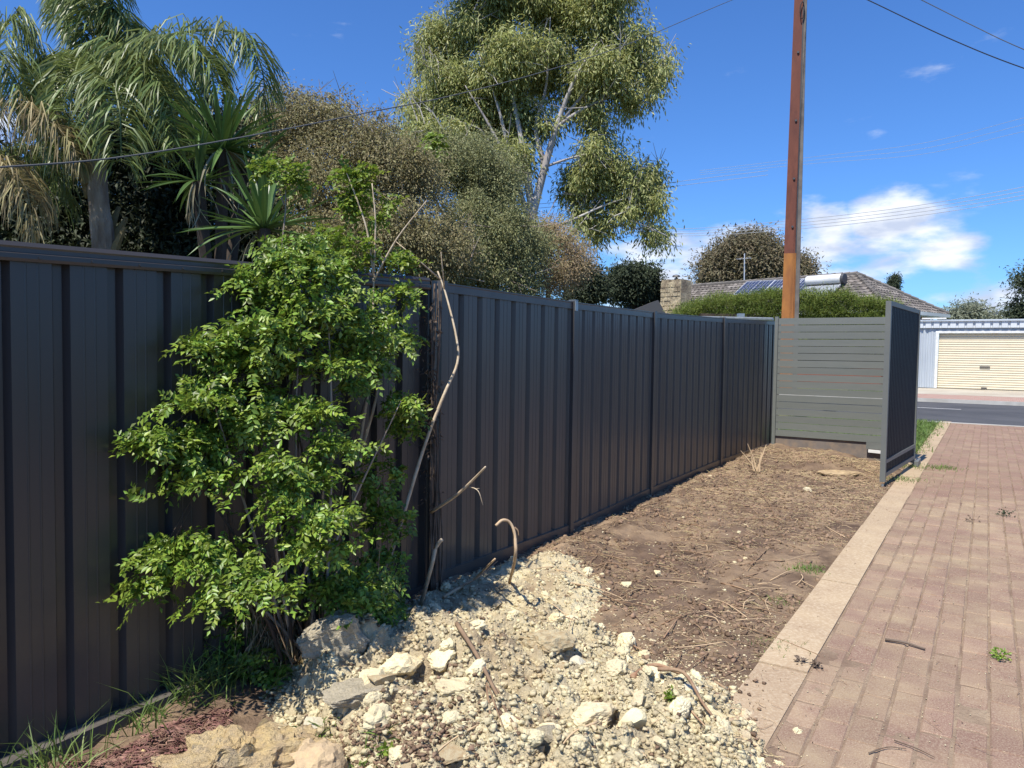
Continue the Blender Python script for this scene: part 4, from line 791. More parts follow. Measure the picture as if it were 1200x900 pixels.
weed(938, 778, .02, 6, M_vine, 'dry weed scrap on the edging under the long stick')
weed(955, 782, .02, 6, M_vine, 'dark leaf scrap on the paver next to the long stick')
weed(453, 880, .02, 6, M_shrubl, 'tiny lime green seedling in dirt at the bottom')
weed(2, 760, .05, 4, M_shrubl, 'green leaf tips poking in at the left edge')

# ------------------------------------------------------------------ palms, yuccas and trees behind the fence
def frond(parent, P, n, ll, w, m_, hang=.75, name='frond', two=True, rr=.02):
    pts = curve_pts(P, 10); pts = np.array(pts); k = len(pts); seg = np.linspace(.12, .995, n); idx = seg*(k-1); i0 = np.floor(idx).astype(int); fr = (idx-i0)[:, None]; i1 = np.minimum(i0+1, k-1)
    Q = pts[i0]*(1-fr)+pts[i1]*fr; T = nrm(pts[i1]-pts[np.maximum(i0-1, 0)]); Sd = nrm(np.cross(T, np.array([0, 0, 1.0])))
    Vs = []; Fs = []; off = 0
    for s in (-1, 1):
        L = ll*(.55+.45*np.sin(np.pi*np.clip(seg*1.05, 0, 1)))*(.8+.4*RG.random(n)); D0 = nrm(T*.35+Sd*s*.8+RG.normal(size=(n, 3))*.22+np.array([0, 0, .15])); D1 = nrm(D0*(1-hang)+np.array([0, 0, -1])*hang+RG.normal(size=(n, 3))*.08)
        m1 = Q+D0*L[:, None]*.3; m2 = m1+nrm(D0*.45+D1)*L[:, None]*.35; tp = m2+D1*L[:, None]*.35
        W = nrm(np.cross(D1, RG.normal(size=(n, 3))))*w/2
        V = np.stack([Q-W*.5, Q+W*.5, m1+W, m1-W, m2+W*.9, m2-W*.9, tp], 1).reshape(-1, 3); f = np.arange(n)[:, None]*7
        Fq = np.concatenate([f+np.array(a) for a in ((0, 1, 2), (0, 2, 3), (3, 2, 4), (3, 4, 5), (5, 4, 6))], 0); Vs.append(V); Fs.append(Fq+off); off += len(V)
    fr_ = fast(name, np.concatenate(Vs), np.concatenate(Fs), m_, parent)
    b = B(); b.tube(pts[::2], [rr*(1-.8*i/(len(pts[::2])-1)) for i in range(len(pts[::2]))], 5); rc = b.build('frond_stalk', m_, fr_); return fr_
def rise(px0, py0, Y0, seq): return [at(px0, py0, Y0)]+[at(a, c, d) for a, c, d in seq]
PA = empty('palm_tree', at(122, 420, 8.0), 'green palm tree with long drooping fronds behind the older fence', 'palm')
b = B(); b.tube(curve_pts([at(126, 430, 8), at(122, 300, 8), at(115, 230, 8), at(112, 170, 8), at(112, 110, 8)], 6), [.112]*10+[.10]*15, 10); tr_ = b.build('trunk', mat('palm_bark', (.52, .45, .38), .95, .1, c2=(.24, .18, .14), scale=5, stretch=(1, 1, .35), coords='World', bump=1, bscale=12, bumpd=.06), PA)
for k in range(10):
    a_ = k*.63; z = 290-k*14; p = at(120-k*.8, z, 8); q = p+np.array([math.cos(a_)*.16, math.sin(a_)*.16, .0]); b = B(); b.tube([p+np.array([math.cos(a_)*.1, math.sin(a_)*.1, -.1]), q+np.array([0, 0, .06]), q+np.array([math.cos(a_)*.08, math.sin(a_)*.08, .22])], [.05, .04, .02], 5); b.build('boot', M_palmd, PA)
C0 = (112, 120, 8.0)
FR = [((150, 60, 8), (215, 38, 7.8), (280, 40, 7.6), (308, 85, 7.5), (306, 150, 7.5)), ((145, 75, 7.8), (190, 52, 7.4), (235, 60, 7.2), (262, 110, 7.1)), ((110, 50, 8), (100, 0, 8.1), (85, -50, 8.3), (60, -90, 8.6)),
      ((95, 70, 7.9), (70, 75, 7.6), (50, 100, 7.4), (38, 150, 7.3)), ((95, 80, 8.3), (75, 90, 8.7), (60, 130, 9), (52, 180, 9)), ((120, 90, 7.7), (130, 90, 7.2), (140, 130, 6.9), (142, 190, 6.8)), ((100, 70, 7.8), (90, 80, 7.3), (82, 130, 7.0), (78, 185, 6.9)),
      ((140, 80, 8.2), (185, 90, 8.4), (215, 130, 8.6), (228, 180, 8.7)), ((130, 70, 8.3), (170, 50, 8.7), (220, 70, 9), (250, 120, 9.1)), ((120, 60, 7.8), (160, 70, 7.4), (195, 110, 7.2), (210, 170, 7.1)), ((112, 60, 8.2), (100, 10, 8.5), (84, -10, 8.8), (66, 30, 9)), ((115, 40, 7.9), (116, -20, 7.8), (126, -80, 7.6)), ((118, 60, 8.1), (130, 20, 8.1), (150, 30, 8), (165, 70, 8)),
      ((125, 80, 7.7), (150, 80, 7.4), (170, 120, 7.2), (180, 190, 7.1))]
for seq in FR: frond(PA, rise(*C0, seq), 190, .55, .016, M_palm, .72)
rootpart(PA)
PB = empty('palm_tree', at(-55, 420, 7.2), 'palm at the left edge with straw coloured drooping fronds', 'palm')
b = B(); b.tube([at(-60, 430, 7.2), at(-55, 300, 7.2), at(-50, 180, 7.2)], [.15, .14, .12], 10); b.build('trunk', MATS['palm_bark'], PB)
for m_, seq in ((M_palmd, ((-20, 130, 7.1), (30, 125, 6.9), (68, 150, 6.8), (95, 190, 6.8))), (M_palm, ((-20, 100, 7.2), (5, 30, 7.4), (25, 30, 7.5), (50, 80, 7.6), (58, 130, 7.6))), (M_palm, ((-30, 100, 7.2), (-5, 60, 7.0), (20, 90, 6.9), (35, 140, 6.9))), (M_palmd, ((-30, 190, 7), (0, 190, 6.8), (30, 220, 6.7), (38, 275, 6.7))), (M_palm, ((-10, 180, 7.5), (40, 175, 7.8), (65, 200, 8), (75, 240, 8)))):
    frond(PB, rise(-50, 185, 7.2, seq), 170, .58, .012, m_, .85)
rootpart(PB)
# yuccas
spear = {}
def spear_mesh(m_, L, W, bend):
    b = B(); k = 6; V = []; Fq = []
    for i in range(k+1):
        t = i/k; w = W*(.45+.9*t if t < .4 else .81*(1-((t-.4)/.6)**1.8))+.001; z = -bend*t*t*L; x = L*t*(1-.15*bend*t); V += [(x, -w/2, z+.012*(t < .99)), (x, 0, z-.004), (x, w/2, z+.012*(t < .99))]
    for i in range(k): Fq += [(3*i, 3*i+3, 3*i+4, 3*i+1), (3*i+1, 3*i+4, 3*i+5, 3*i+2)]
    return mesh_of('leaf', V, Fq, m_)
SPG = [spear_mesh(M_yuc, 1, .10, q) for q in (0.02, .12, .35)]; SPD = [spear_mesh(M_yucd, 1, .06, q) for q in (.25, .6)]
def yucca(heads, base_px, Y, label):
    root = empty('yucca', at(base_px[0], base_px[1], Y), label, 'yucca')
    bpy.context.view_layer.update()
    for (px, py, Yh, L, n, nd) in heads:
        c = at(px, py, Yh); b = B(); pts = curve_pts([np.array(root.location), (np.array(root.location)+c)/2+np.array([0, 0, -.05]), c], 5); b.tube(pts, .055, 7); o = b.build('trunk', M_dbark, root); o.matrix_parent_inverse = Matrix.Translation(-root.location)
        for i in range(n+nd):
            dead = i >= n; el = random.uniform(-.25, 1.45) if not dead else random.uniform(-1.4, -.2); az = random.uniform(0, 6.283)
            o = link('leaf', random.choice(SPD if dead else SPG), root); q = c+np.array([math.cos(az), math.sin(az), 0])*.03-np.array([0, 0, .01*i/n])
            o.location = tuple(q-np.array(root.location)); s = L*random.uniform(.75, 1.1)*(1 if not dead else .8); o.scale = (s, s*random.uniform(.8, 1.1), s); o.rotation_mode = 'XYZ'; o.rotation_euler = (random.gauss(0, .2), -el, az)
    return root
yucca([(262, 175, 6.9, .68, 70, 20), (232, 212, 6.7, .52, 34, 16), (285, 200, 7.3, .6, 30, 10)], (255, 420), 7.1, 'large spiky yucca with sword leaves right of the green palm')
yucca([(310, 268, 6.1, .62, 52, 10)], (312, 430), 6.2, 'smaller spiky yucca just above the fence behind the shrub')
def twiggery(root, barkm, cl, n, L, r):
    b = B()
    for c in cl:
        for _ in range(n):
            p = np.array(c[:3])+RG.normal(size=3)*np.array(c[3:6])*.35; d_ = nrm(rdir(1)[0]+np.array([0, 0, .6])); q = p+d_*L*random.uniform(.6, 1.3); m__ = (p+q)/2+RG.normal(size=3)*L*.06
            b.tube([p, m__, q], [r, r*.7, r*.3], 4, cap=False); b.tube([m__, m__+nrm(d_+rdir(1)[0]*.9)*L*.4], [r*.6, r*.25], 4, cap=False)
    o = b.build('twigs', barkm, root); o['kind'] = 'stuff'
def tree(name, label, cat, cl, n_sub, n_leaf, spread, L, W, m_, trunk, barkm, droop=.2, shell=.5, hang=0, group=None, extra=None):
    root = empty(name, trunk[0][0], label, cat, group)
    V, Fq = clumps(cl, n_sub, n_leaf, spread, L, W, droop, shell, hang, .8); fast('crown', V, Fq, m_, root)['kind'] = 'stuff'
    b = B()
    for P_ in trunk[:1]: b.tube(curve_pts(P_, 6) if len(P_) > 2 else P_, np.linspace(trunk[1][0], trunk[1][1], 6*(len(P_)-1)+1 if len(P_) > 2 else 2).tolist(), 8)
    b.build('trunk', barkm, root, smooth=True)
    if extra:
        for P_, r0, r1 in extra:
            b = B(); pts = curve_pts(P_, 5); b.tube(pts, np.linspace(r0, r1, len(pts)).tolist(), 6); b.build('limb', barkm, root, smooth=True)
    if extra and n_leaf > 50: twiggery(root, barkm, cl, 9 if trunk[0][0][1] < 20 else 4, .55 if trunk[0][0][1] < 20 else 1.3, .009 if trunk[0][0][1] < 20 else .022)
    rootpart(root); return root
# brown olive tree mass directly behind the fence
BR = pxclump([(345, 140, 10.5, 48, 38, .8), (395, 150, 10.3, 42, 34, .8), (440, 175, 10, 40, 36, .8), (330, 200, 10.3, 45, 45, .9), (395, 220, 9.9, 60, 55, 1), (470, 210, 9.9, 55, 45, 1), (380, 290, 9.5, 60, 45, .9), (450, 280, 9.5, 65, 55, 1), (300, 150, 11, 25, 30, .6), (310, 250, 10, 45, 45, .8), (500, 290, 9.6, 60, 50, .9)])
ex = []
for c in BR[:9]: ex.append(([at(400, 420, 10), at(410, 330, 10), np.array(c[:3])], .06, .015))
tree('bottlebrush_tree', 'grey brown sparse leaved tree right of the yuccas behind the older fence', 'tree', BR, 140, 95, .09, .042, .017, M_brown, ([at(400, 430, 10), at(402, 370, 10), at(410, 320, 10)], (.1, .07)), M_bark, .5, .35, .15, extra=ex)
BR2 = pxclump([(540, 195, 11.5, 55, 40, .9), (580, 215, 11.5, 40, 36, .8), (560, 270, 11, 65, 50, 1), (530, 310, 10.5, 60, 36, .9), (600, 290, 11.3, 50, 40, .8), (480, 190, 11.3, 40, 30, .7), (590, 330, 11, 50, 25, .7)])
ex = [([at(560, 420, 11), at(565, 330, 11), np.array(c[:3])], .06, .015) for c in BR2]
tree('wattle_tree', 'dense olive brown tree in the middle behind the newer fence', 'tree', BR2, 170, 100, .09, .038, .016, mat('olive_leaf', (.24, .25, .11), .6, .35, island=.4, transl=.3), ([at(560, 430, 11), at(562, 370, 11), at(565, 320, 11)], (.1, .07)), M_bark, .5, .35, .1, extra=ex)
BR3 = pxclump([(655, 300, 12.5, 36, 40, .8), (630, 280, 12.5, 30, 26, .7), (640, 325, 12.3, 50, 24, .8), (675, 310, 12.6, 20, 26, .5)])
ex = [([at(640, 420, 12.5), at(642, 350, 12.5), np.array(c[:3])], .04, .01) for c in BR3]
tree('dry_shrub', 'rounded tan coloured bush at the right end of the brown trees', 'bush', BR3, 130, 60, .075, .038, .014, M_brown2, ([at(640, 430, 12.5), at(641, 380, 12.5), at(642, 345, 12.5)], (.06, .04)), M_bark, .4, .4, extra=ex)
# dark bushes filling in behind the palms
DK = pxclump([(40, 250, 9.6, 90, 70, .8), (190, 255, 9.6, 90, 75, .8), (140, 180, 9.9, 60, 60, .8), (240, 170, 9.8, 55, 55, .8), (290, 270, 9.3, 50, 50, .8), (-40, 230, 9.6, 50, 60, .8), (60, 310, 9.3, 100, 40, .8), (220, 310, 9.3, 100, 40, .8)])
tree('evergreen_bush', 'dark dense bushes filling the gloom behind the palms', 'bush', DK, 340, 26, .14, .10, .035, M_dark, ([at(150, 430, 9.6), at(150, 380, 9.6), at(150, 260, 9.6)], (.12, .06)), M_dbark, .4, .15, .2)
# big gum
GC = [(575, 222, 28, 20), (598, 252, 20, 16), (655, 258, 16, 14), (540, 190, 30, 18), (520, 60, 40, 45), (560, 20, 45, 40), (610, -10, 55, 40), (660, 10, 50, 45), (700, 30, 40, 40), (740, 60, 28, 35), (545, 110, 45, 40), (520, 160, 34, 26), (600, 70, 40, 45), (640, 80, 45, 45), (700, 90, 40, 38), (745, 110, 24, 22), (570, 150, 45, 35), (620, 140, 30, 28), (682, 122, 20, 22), (600, 185, 34, 26), (700, 178, 18, 20), (720, 205, 34, 30), (760, 210, 20, 30), (680, 215, 26, 30), (740, 240, 28, 22), (765, 245, 14, 16), (665, 245, 20, 24), (700, 262, 22, 14), (500, 120, 20, 25), (480, 150, 14, 12), (560, -50, 60, 40), (640, -70, 60, 40), (720, -20, 36, 34), (580, 110, 40, 40), (765, 90, 14, 16), (700, 140, 20, 18)]
GC = GC+[(a+random.uniform(-34, 34), c+random.uniform(-30, 34), random.uniform(8, 16), random.uniform(8, 14)) for a, c, e, g in GC for _ in (0, 1) if c > -20]
GC = [q for q in GC if not (608 < q[0] < 668 and 85 < q[1] < 262 and random.random() < .75)]
GCl = pxclump([(a+random.uniform(-4, 4), c, 26+random.uniform(-.6, 2.2), e*.9, g*.84, random.uniform(.8, 1.3)) for a, c, e, g in GC])
G0 = 26; gl = lambda l, r0, r1: ([at(a, c, G0-.1+dd) for a, c, dd in l], r0, r1)
gl = lambda l, r0, r1: ([at(a, c, G0-.5+dd) for a, c, dd in l], r0*.78, r1*.3)
ex = [gl([(621, 262, 0), (640, 190, 0), (655, 140, 0), (675, 90, -.3), (700, 50, -.5)], .22, .07), gl([(624, 250, 0), (612, 170, 0), (600, 110, .3), (590, 50, .5)], .18, .06), gl([(622, 260, 0), (598, 200, 0), (575, 150, 0), (545, 100, 0)], .15, .05), gl([(650, 150, 0), (680, 130, 0), (720, 110, 0), (750, 95, 0)], .10, .04),
      gl([(640, 200, 0), (628, 150, .3), (640, 100, .3), (645, 20, .3)], .14, .05), gl([(618, 275, 0), (660, 262, 0), (710, 240, 0), (735, 232, 0)], .09, .03), gl([(640, 195, 0), (670, 185, 0), (700, 180, 0), (730, 190, 0)], .06, .025), gl([(590, 190, 0), (572, 165, .2), (560, 150, .2), (530, 140, .2)], .08, .03), gl([(655, 145, 0), (690, 100, 0), (700, 60, 0), (735, 50, 0)], .08, .03), gl([(600, 200, 0), (585, 130, 0), (560, 60, 0)], .10, .04)]
tree('gum_tree', 'tall gum tree with pale branching limbs and hanging olive leaves', 'tree', GCl, 26, 74, .22, .17, .045, M_gum, ([at(600, 420, G0-.5), at(606, 340, G0-.5), at(613, 295, G0-.5), at(623, 255, G0-.5)], (.36, .17)), M_gbark, .6, .4, .28, extra=ex)
def fartree(name, label, cl, m_, trunk, L, sub=90, nl=24, spread=.5, hang=0, r=.25, shell=.35, ex=None, mb=None):
    return tree(name, label, 'tree', pxclump(cl), sub, nl, spread, L, L*.35, m_, (trunk, (r, r*.6)), mb or M_dbark, .3, shell, hang, extra=ex)
Y1 = 48
fartree('pine_tree', 'dark pine tree with open crown right of the brown bushes', [(742, 325, Y1, 28, 14, 1.6), (725, 335, Y1, 14, 12, 1), (755, 335, Y1, 20, 12, 1), (740, 345, Y1, 30, 8, 1), (765, 345, Y1, 10, 8, .6)], M_farg, [at(745, 400, Y1), at(744, 370, Y1), at(742, 335, Y1)], .24, 60, 70, .30)
fartree('pine_tree', 'dark pine branches showing just right of the tan bush', [(690, 325, 42, 14, 12, 1), (698, 340, 42, 12, 8, .8), (680, 345, 42, 20, 8, .8)], M_farg, [at(690, 400, 42), at(690, 370, 42), at(690, 335, 42)], .22, 50, 70, .30)
fartree('round_tree', 'large domed brown green tree behind the tiled roof', [(875, 305, 62, 45, 24, 3), (845, 322, 62, 24, 18, 2), (905, 325, 62, 40, 18, 3), (880, 285, 62, 20, 8, 1.5), (930, 318, 62, 16, 16, 1.5), (870, 325, 62, 40, 14, 3)], M_far, [at(880, 420, 62), at(880, 370, 62), at(880, 310, 62)], .30, 260, 70, .55, r=.5)
fartree('conifer', 'small pointed dark conifer above the tiled roof', [(1047, 335, 58, 5, 9, .6), (1046, 343, 58, 8, 6, .6), (1049, 328, 58, 3, 6, .4)], M_farg, [at(1047, 420, 58), at(1047, 370, 58), at(1047, 325, 58)], .16, 40, 50, .14)
fartree('street_tree', 'pale leafed tree behind the garage left part', [(1132, 368, 52, 18, 9, 1.4), (1118, 374, 52, 12, 7, 1), (1142, 364, 52, 10, 6, 1)], mat('pale_leaf', (.22, .24, .17), .7, .2, island=.3, transl=.25), [at(1130, 430, 52), at(1130, 395, 52), at(1131, 370, 52)], .20, 50, 40, .35)
fartree('street_tree', 'thin grey twiggy tree behind the garage middle', [(1170, 374, 56, 16, 6, 1.4), (1158, 372, 56, 10, 6, 1)], mat('pale_leaf', (.22, .24, .17)), [at(1166, 430, 56), at(1166, 395, 56), at(1167, 372, 56)], .18, 36, 36, .35)
fartree('street_tree', 'dark tree at the right edge beyond the garage', [(1205, 365, 50, 16, 16, 1.4), (1203, 328, 50, 8, 14, 1)], M_farg, [at(1205, 430, 50), at(1205, 395, 50), at(1205, 350, 50)], .22, 50, 70, .35)
for k, (px, py, w) in enumerate(((770, 385, 60), (560, 385, 80), (300, 385, 120), (60, 380, 120))):
    fartree('distant_tree', ('low distant tree behind the chimney', 'distant tree behind the olive brown trees', 'distant tree far behind the yuccas', 'distant tree far behind the palms')[k], [(px, py-20, 75, w, 22, 3), (px-w*.5, py-12, 75, w*.6, 16, 3), (px+w*.5, py-14, 75, w*.5, 16, 3)] if k else [(750, 372, 75, 26, 9, 2)], M_farg, [at(px, 420, 75), at(px, 400, 75), at(px, py-15, 75)], .6, 90, 22, .6, r=.3)
# hedge
HG = empty('hedge', at(895, 430, 24), 'long bright green clipped hedge in front of the tiled house', 'hedge')
HC = []
for i in range(46):
    px = 795+i*5.6; top = 347+3*math.sin(i*.7)+(6 if i < 6 else 0)*(1-i/6); top = np.interp(px, [795, 830, 900, 990, 1010, 1050], [362, 349, 342, 344, 350, 356])+random.uniform(-1.5, 1.5)
    for zz in (0, 14, 30, 46): HC.append((px, top+7+zz, 24-.006*(px-900), 9, 9, .5))
V, Fq = clumps(pxclump(HC), 26, 26, .09, .09, .014, -.5, .4); fast('crown', V, Fq, M_hedge, HG)['kind'] = 'stuff'
b = B(); b.box(at(928, 400, 24.1), 6.0, .4, 1.7); b.build('woody_core', M_dbark, HG); rootpart(HG)
# neighbour's side boundary low rail seen above newer fence end
b = B(); p0 = at(822, 372, 15.5); p1 = at(906, 374, 14.0); b.tube([p0, p1], .03, 6); b.box(at(868, 371, 14.8), .12, .12, .12); tag(b.build('capping_rail', M_galv), 'grey rail end showing over the newer fence near the corner', 'rail')

# ------------------------------------------------------------------ power pole and cables
PY = 18.0
def pole():
    root = empty('power_pole', at(924, 440, PY), 'rusty steel and concrete power pole standing behind the slat screen', 'pole')
    p0 = at(924.5, 455, PY); p1 = at(943, -110, PY); ax = nrm(p1-p0); fx = nrm(np.array([.92, -.39, 0])); fx = nrm(fx-ax*(fx@ax)); fy = np.cross(ax, fx); L = np.linalg.norm(p1-p0)
    def seg(b, t0, t1, w0, w1, o0, o1, yd):     # flat channel strip between offsets along fx
        V = []
        for t, w, o in ((t0, w0, o0), (t1, w1, o1)):
            c = p0+ax*L*t
            for a, q in ((-1, -1), (1, -1), (1, 1), (-1, 1)): V.append(c+fx*(o+a*w/2)+fy*(q*yd/2))
        b.add(V, [(3, 2, 1, 0), (4, 5, 6, 7), (0, 1, 5, 4), (1, 2, 6, 5), (2, 3, 7, 6), (3, 0, 4, 7)])
    tb = .285; ts = [0, .16, .34, 1.0]
    W = lambda t: .42-.17*t
    for (t0, t1, m_) in ((0, tb, M_rusto), (tb, 1, M_rust)):
        b = B(); seg(b, t0, t1, W(t0)*.62+.02, W(t1)*.62+.02, -W(t0)*.22, -W(t1)*.22, .17); b.build('steel_channel', m_, root)
        b = B(); seg(b, t0, t1, .018, .018, W(t0)*.16, W(t1)*.16, .20); b.build('steel_flange', M_dgrey if m_ is M_rust else M_rusto, root)
    b = B(); seg(b, 0, 1, W(0)*.26, W(1)*.26, W(0)*.30, W(1)*.30, .15); b.build('concrete_core', M_pconc, root)
    for t in (.30+.0, .40, .52, .66, .80):
        c = p0+ax*L*(t+.04)-fy*0; o_ = c+fx*(-.035); b = B(); q = nrm(-fy if fy[1] > 0 else fy); b.tube([o_+q*.08, o_+q*.115], [.030, .026], 8); b.build('bolt', M_dgrey, root)
    b = B(); c = at(940, 12, PY-.14); b.tube([c+np.array([.07*math.cos(a)*.7, 0, .2*math.sin(a)]) for a in np.linspace(0, 6.28, 14)], .012, 5); b.build('cable_loop', M_wire, root)
    rootpart(root); return root
pole()
def cable(P, r, m_, label, k=9, sag=0, cat='cable', group=None):
    pts = curve_pts(P, k); b = B(); b.tube(pts, r, 5, cap=False); o = b.build('power_cable', m_); return tag(o, label, cat, group)
M_wireh = mat('aged_cable', (.10, .10, .10), .6, .3)
cable([at(940, -30, 17.5), at(858, 0, 14.5), at(740, 50, 12), at(640, 83, 10.4), at(530, 112, 8.9), at(430, 132, 7.8), at(310, 156, 6.5), at(150, 183, 5.2), at(0, 196, 4.3), at(-200, 205, 3.5)], .006, M_wireh, 'thick service cable swooping from the pole down left across the trees')
cable([at(930, -40, 18), at(1017, 0, 17), at(1110, 44, 16), at(1200, 80, 15), at(1330, 120, 14)], .011, M_wire, 'thick black cable from the pole down to the right edge')
cable([at(960, -60, 19), at(1080, 0, 18.5), at(1140, 30, 18), at(1200, 58, 17.5), at(1330, 110, 17)], .010, M_wireh, 'second dark cable right of the thick black one')
for i in range(4):
    o_ = i*4.0; cable([at(590, 237+o_*.5, 40), at(700, 272+o_*.6, 44) if 0 else at(700, 262+o_*.6, 42), at(800, 268+o_*.7, 40), at(930, 258+o_*.9, 36), at(1060, 243+o_, 33), at(1200, 219+o_*1.2, 30), at(1330, 190+o_*1.4, 28)], .012, M_wirel, ('topmost', 'second', 'third', 'lowest')[i]+' of the four thin pale street wires crossing the clouds', group='street wires crossing the clouds')
for i in range(3):
    o_ = i*8; cable([at(820, 200+o_*.3, 46), at(960, 183+o_*.5, 42), at(1080, 168+o_*.8, 38), at(1200, 138+o_, 34), at(1330, 105+o_*1.3, 31)], .008, M_wirel, ('topmost', 'middle', 'lowest')[i]+' of the three faint wires in the blue sky above the clouds', group='faint wires in the blue sky')
for i in range(2):
    cable([at(450, 225+i*7, 30), at(590, 240+i*5, 30), at(690, 232+i*5, 30), at(780, 215+i*5, 30), at(900, 200+i*5, 31)], .009, M_wirel, ('lower', 'upper')[i == 0]+' of the two thin pale wires passing behind the gum trunk', group='wires passing the gum trunk')
cable([at(1130, 368, 48), at(1165, 360, 44), at(1200, 350, 40), at(1300, 320, 35)], .016, M_wire, 'dark low service wire running to the house at right')

# ------------------------------------------------------------------ house across the street
HS = empty('house', (16, 42, .28), 'house with grey tiled hip roof and solar panels across the street', 'house')
R1 = np.array([18.4, 40.0, 5.95]); rd = nrm(np.array([.63, -.78, 0])); fn = np.array([-.78, -.63, 0]); a_h = 3.3; ez = 3.85; RL = 12.5
R0 = R1-rd*RL; drop = R1[2]-ez
def roofpt(side, s, t):  # t 0 ridge..1 eave
    pass
cF1 = np.array([*(R1+rd*a_h+fn*a_h)[:2], ez]); cB1 = np.array([*(R1+rd*a_h-fn*a_h)[:2], ez]); cF0 = np.array([*(R0-rd*a_h+fn*a_h)[:2], ez]); cB0 = np.array([*(R0-rd*a_h-fn*a_h)[:2], ez])
def tiles(bb, P00, P01, P10, P11, rows, tw=.30):    # P0x ridge edge, P1x eave edge
    for r in range(rows):
        t0, t1 = r/rows, (r+1)/rows; a0 = lerp(P00, P10, t0); a1 = lerp(P01, P11, t0); e0 = lerp(P00, P10, t1); e1 = lerp(P01, P11, t1); W = np.linalg.norm(e1-e0); k = max(1, int(W/tw)); wd = nrm(e1-e0); dn = nrm(((e0+e1)-(a0+a1))/2); nn_ = nrm(np.cross(wd, dn)); nn_ = nn_ if nn_[2] > 0 else -nn_
        Ht = np.linalg.norm(lerp(e0, e1, .5)-lerp(a0, a1, .5))
        for i in range(k):
            c = lerp(e0, e1, (i+.5)/k); p = c-dn*Ht; w = W/k
            if r > 0 or 1:
                fr = ((c-dn*Ht/2)-lerp(a0, e0, .5))@wd; lim = np.linalg.norm(lerp(a1, e1, .5)-lerp(a0, e0, .5))
                if fr < -.02 or fr > lim+.02: continue
            j = RG.normal(size=2)*.004; up1 = .055+j[0]; V = [p-wd*w*.5, p-wd*w*.1+nn_*.03, p+wd*w*.5, c-wd*w*.5+nn_*(up1-.03), c-wd*w*.1+nn_*(up1+.02), c+wd*w*.5+nn_*(up1-.03), c-wd*w*.5-nn_*.01, c-wd*w*.1-nn_*.01, c+wd*w*.5-nn_*.01]
            bb.add(V, [(0, 3, 4, 1), (1, 4, 5, 2), (3, 6, 7, 4), (4, 7, 8, 5)])
b = B(); b.add([R0, R1, cF1, cF0, cB1, cB0], [(0, 3, 2, 1), (1, 2, 4), (0, 1, 4, 5), (0, 5, 3)]); rf = b.build('roof', M_tile, HS)
b = B(); tiles(b, R0, R1, cF0, cF1, 13); tiles(b, R1, R1, cF1, cB1, 13); tl = b.build('roof_tile', M_tile, rf); tl['kind'] = 'stuff'
b = B()
for A_, B_ in ((R0, R1), (R1, cF1), (R1, cB1)):
    L = np.linalg.norm(B_-A_); k = int(L/.4)
    for i in range(k):
        p, q = lerp(A_, B_, i/k), lerp(A_, B_, (i+1.05)/k); b.tube([p+np.array([0, 0, .04]), q+np.array([0, 0, .065])], [.11, .12], 6)
b.build('ridge_cap', M_cap, rf)['kind'] = 'stuff'
b = B()
for A_, B_ in ((cF0, cF1), (cF1, cB1)):
    d_ = nrm(B_-A_); o_ = np.array([d_[1], -d_[0], 0]); b.box((A_+B_)/2+np.array([0, 0, -.08])+o_*.05, np.linalg.norm(B_-A_)+.1, .14, .17, ax=d_, ay=o_)
b.build('gutter', M_fascia, HS)
ctr = (cF0+cB1)/2; b = B(); b.box((ctr[0], ctr[1], ez-.19), RL+2*a_h-.1, 2*a_h-.1, .05, ax=rd, ay=fn); b.build('eave_lining', M_fascia, HS)
b = B(); b.box((ctr[0], ctr[1], (ez-.22)/2+.1), RL+2*a_h-1.2, 2*a_h-1.2, ez-.22-.2, ax=rd, ay=fn); b.build('wall', M_wallr, HS)
# solar panels and hot water unit on the front roof plane
dnF = nrm((cF0+cF1)/2-(R0+R1)/2); nF = nrm(np.cross(rd, dnF)); nF = nF if nF[2] > 0 else -nF
def onroof(px, py, lift=.12):
    d = ray(px, py); t = ((R1+nF*lift-CP)@nF)/(d@nF); return CP+d*t
for i in range(5):
    c = onroof(876+i*16.4, 337.5-i*.6); b = B(); b.box(c, .97, 1.62, .04, ax=rd, ay=dnF, az=nF); sp = b.build('solar_panel', M_cells, rf)
    b = B()
    for s in (-1, 1): b.box(c+rd*s*.485+nF*.006, .035, 1.66, .05, ax=rd, ay=dnF, az=nF); b.box(c+dnF*s*.81+nF*.006, .935, .035, .05, ax=rd, ay=dnF, az=nF)
    for s in np.linspace(-.4, .4, 5)[1:-1]: b.box(c+rd*s+nF*.023, .012, 1.56, .004, ax=rd, ay=dnF, az=nF)
    for s in np.linspace(-.7, .7, 5): b.box(c+dnF*s+nF*.0232, .93, .008, .004, ax=rd, ay=dnF, az=nF)
    b.build('panel_frame', M_alu, sp) if 0 else b.build('panel_frame', M_alu, rf)
TK = empty('water_heater', onroof(965, 332, .3), 'solar hot water unit with white tank on the tiled roof', 'water heater')
c = onroof(966, 328, .38); b = B(); r_ = .27; pr = [(-1.05, .05), (-1.03, .2), (-.98, .26), (-.9, r_), (.9, r_), (.98, .26), (1.03, .2), (1.05, .05)]
b.tube([c+rd*s for s, _ in pr], [q for _, q in pr], 16); b.build('tank', M_tank, TK, smooth=True)
b = B(); b.tube([c+rd*1.0, c+rd*1.14], [.29, .27], 14); b.build('end_cap', M_dgrey, TK)
for s in (-.5, .5):
    b = B(); cc_ = c+rd*s+dnF*1.2-nF*.2; b.box(cc_, .94, 1.75, .07, ax=rd, ay=dnF, az=nF); b.build('collector', mat('collector_glass', (.28, .30, .32), .25, .5), TK)
    b = B(); b.box(cc_+rd*.49+nF*.01, .035, 1.78, .09, ax=rd, ay=dnF, az=nF); b.build('collector_edge', M_alu, TK)
rootpart(TK)
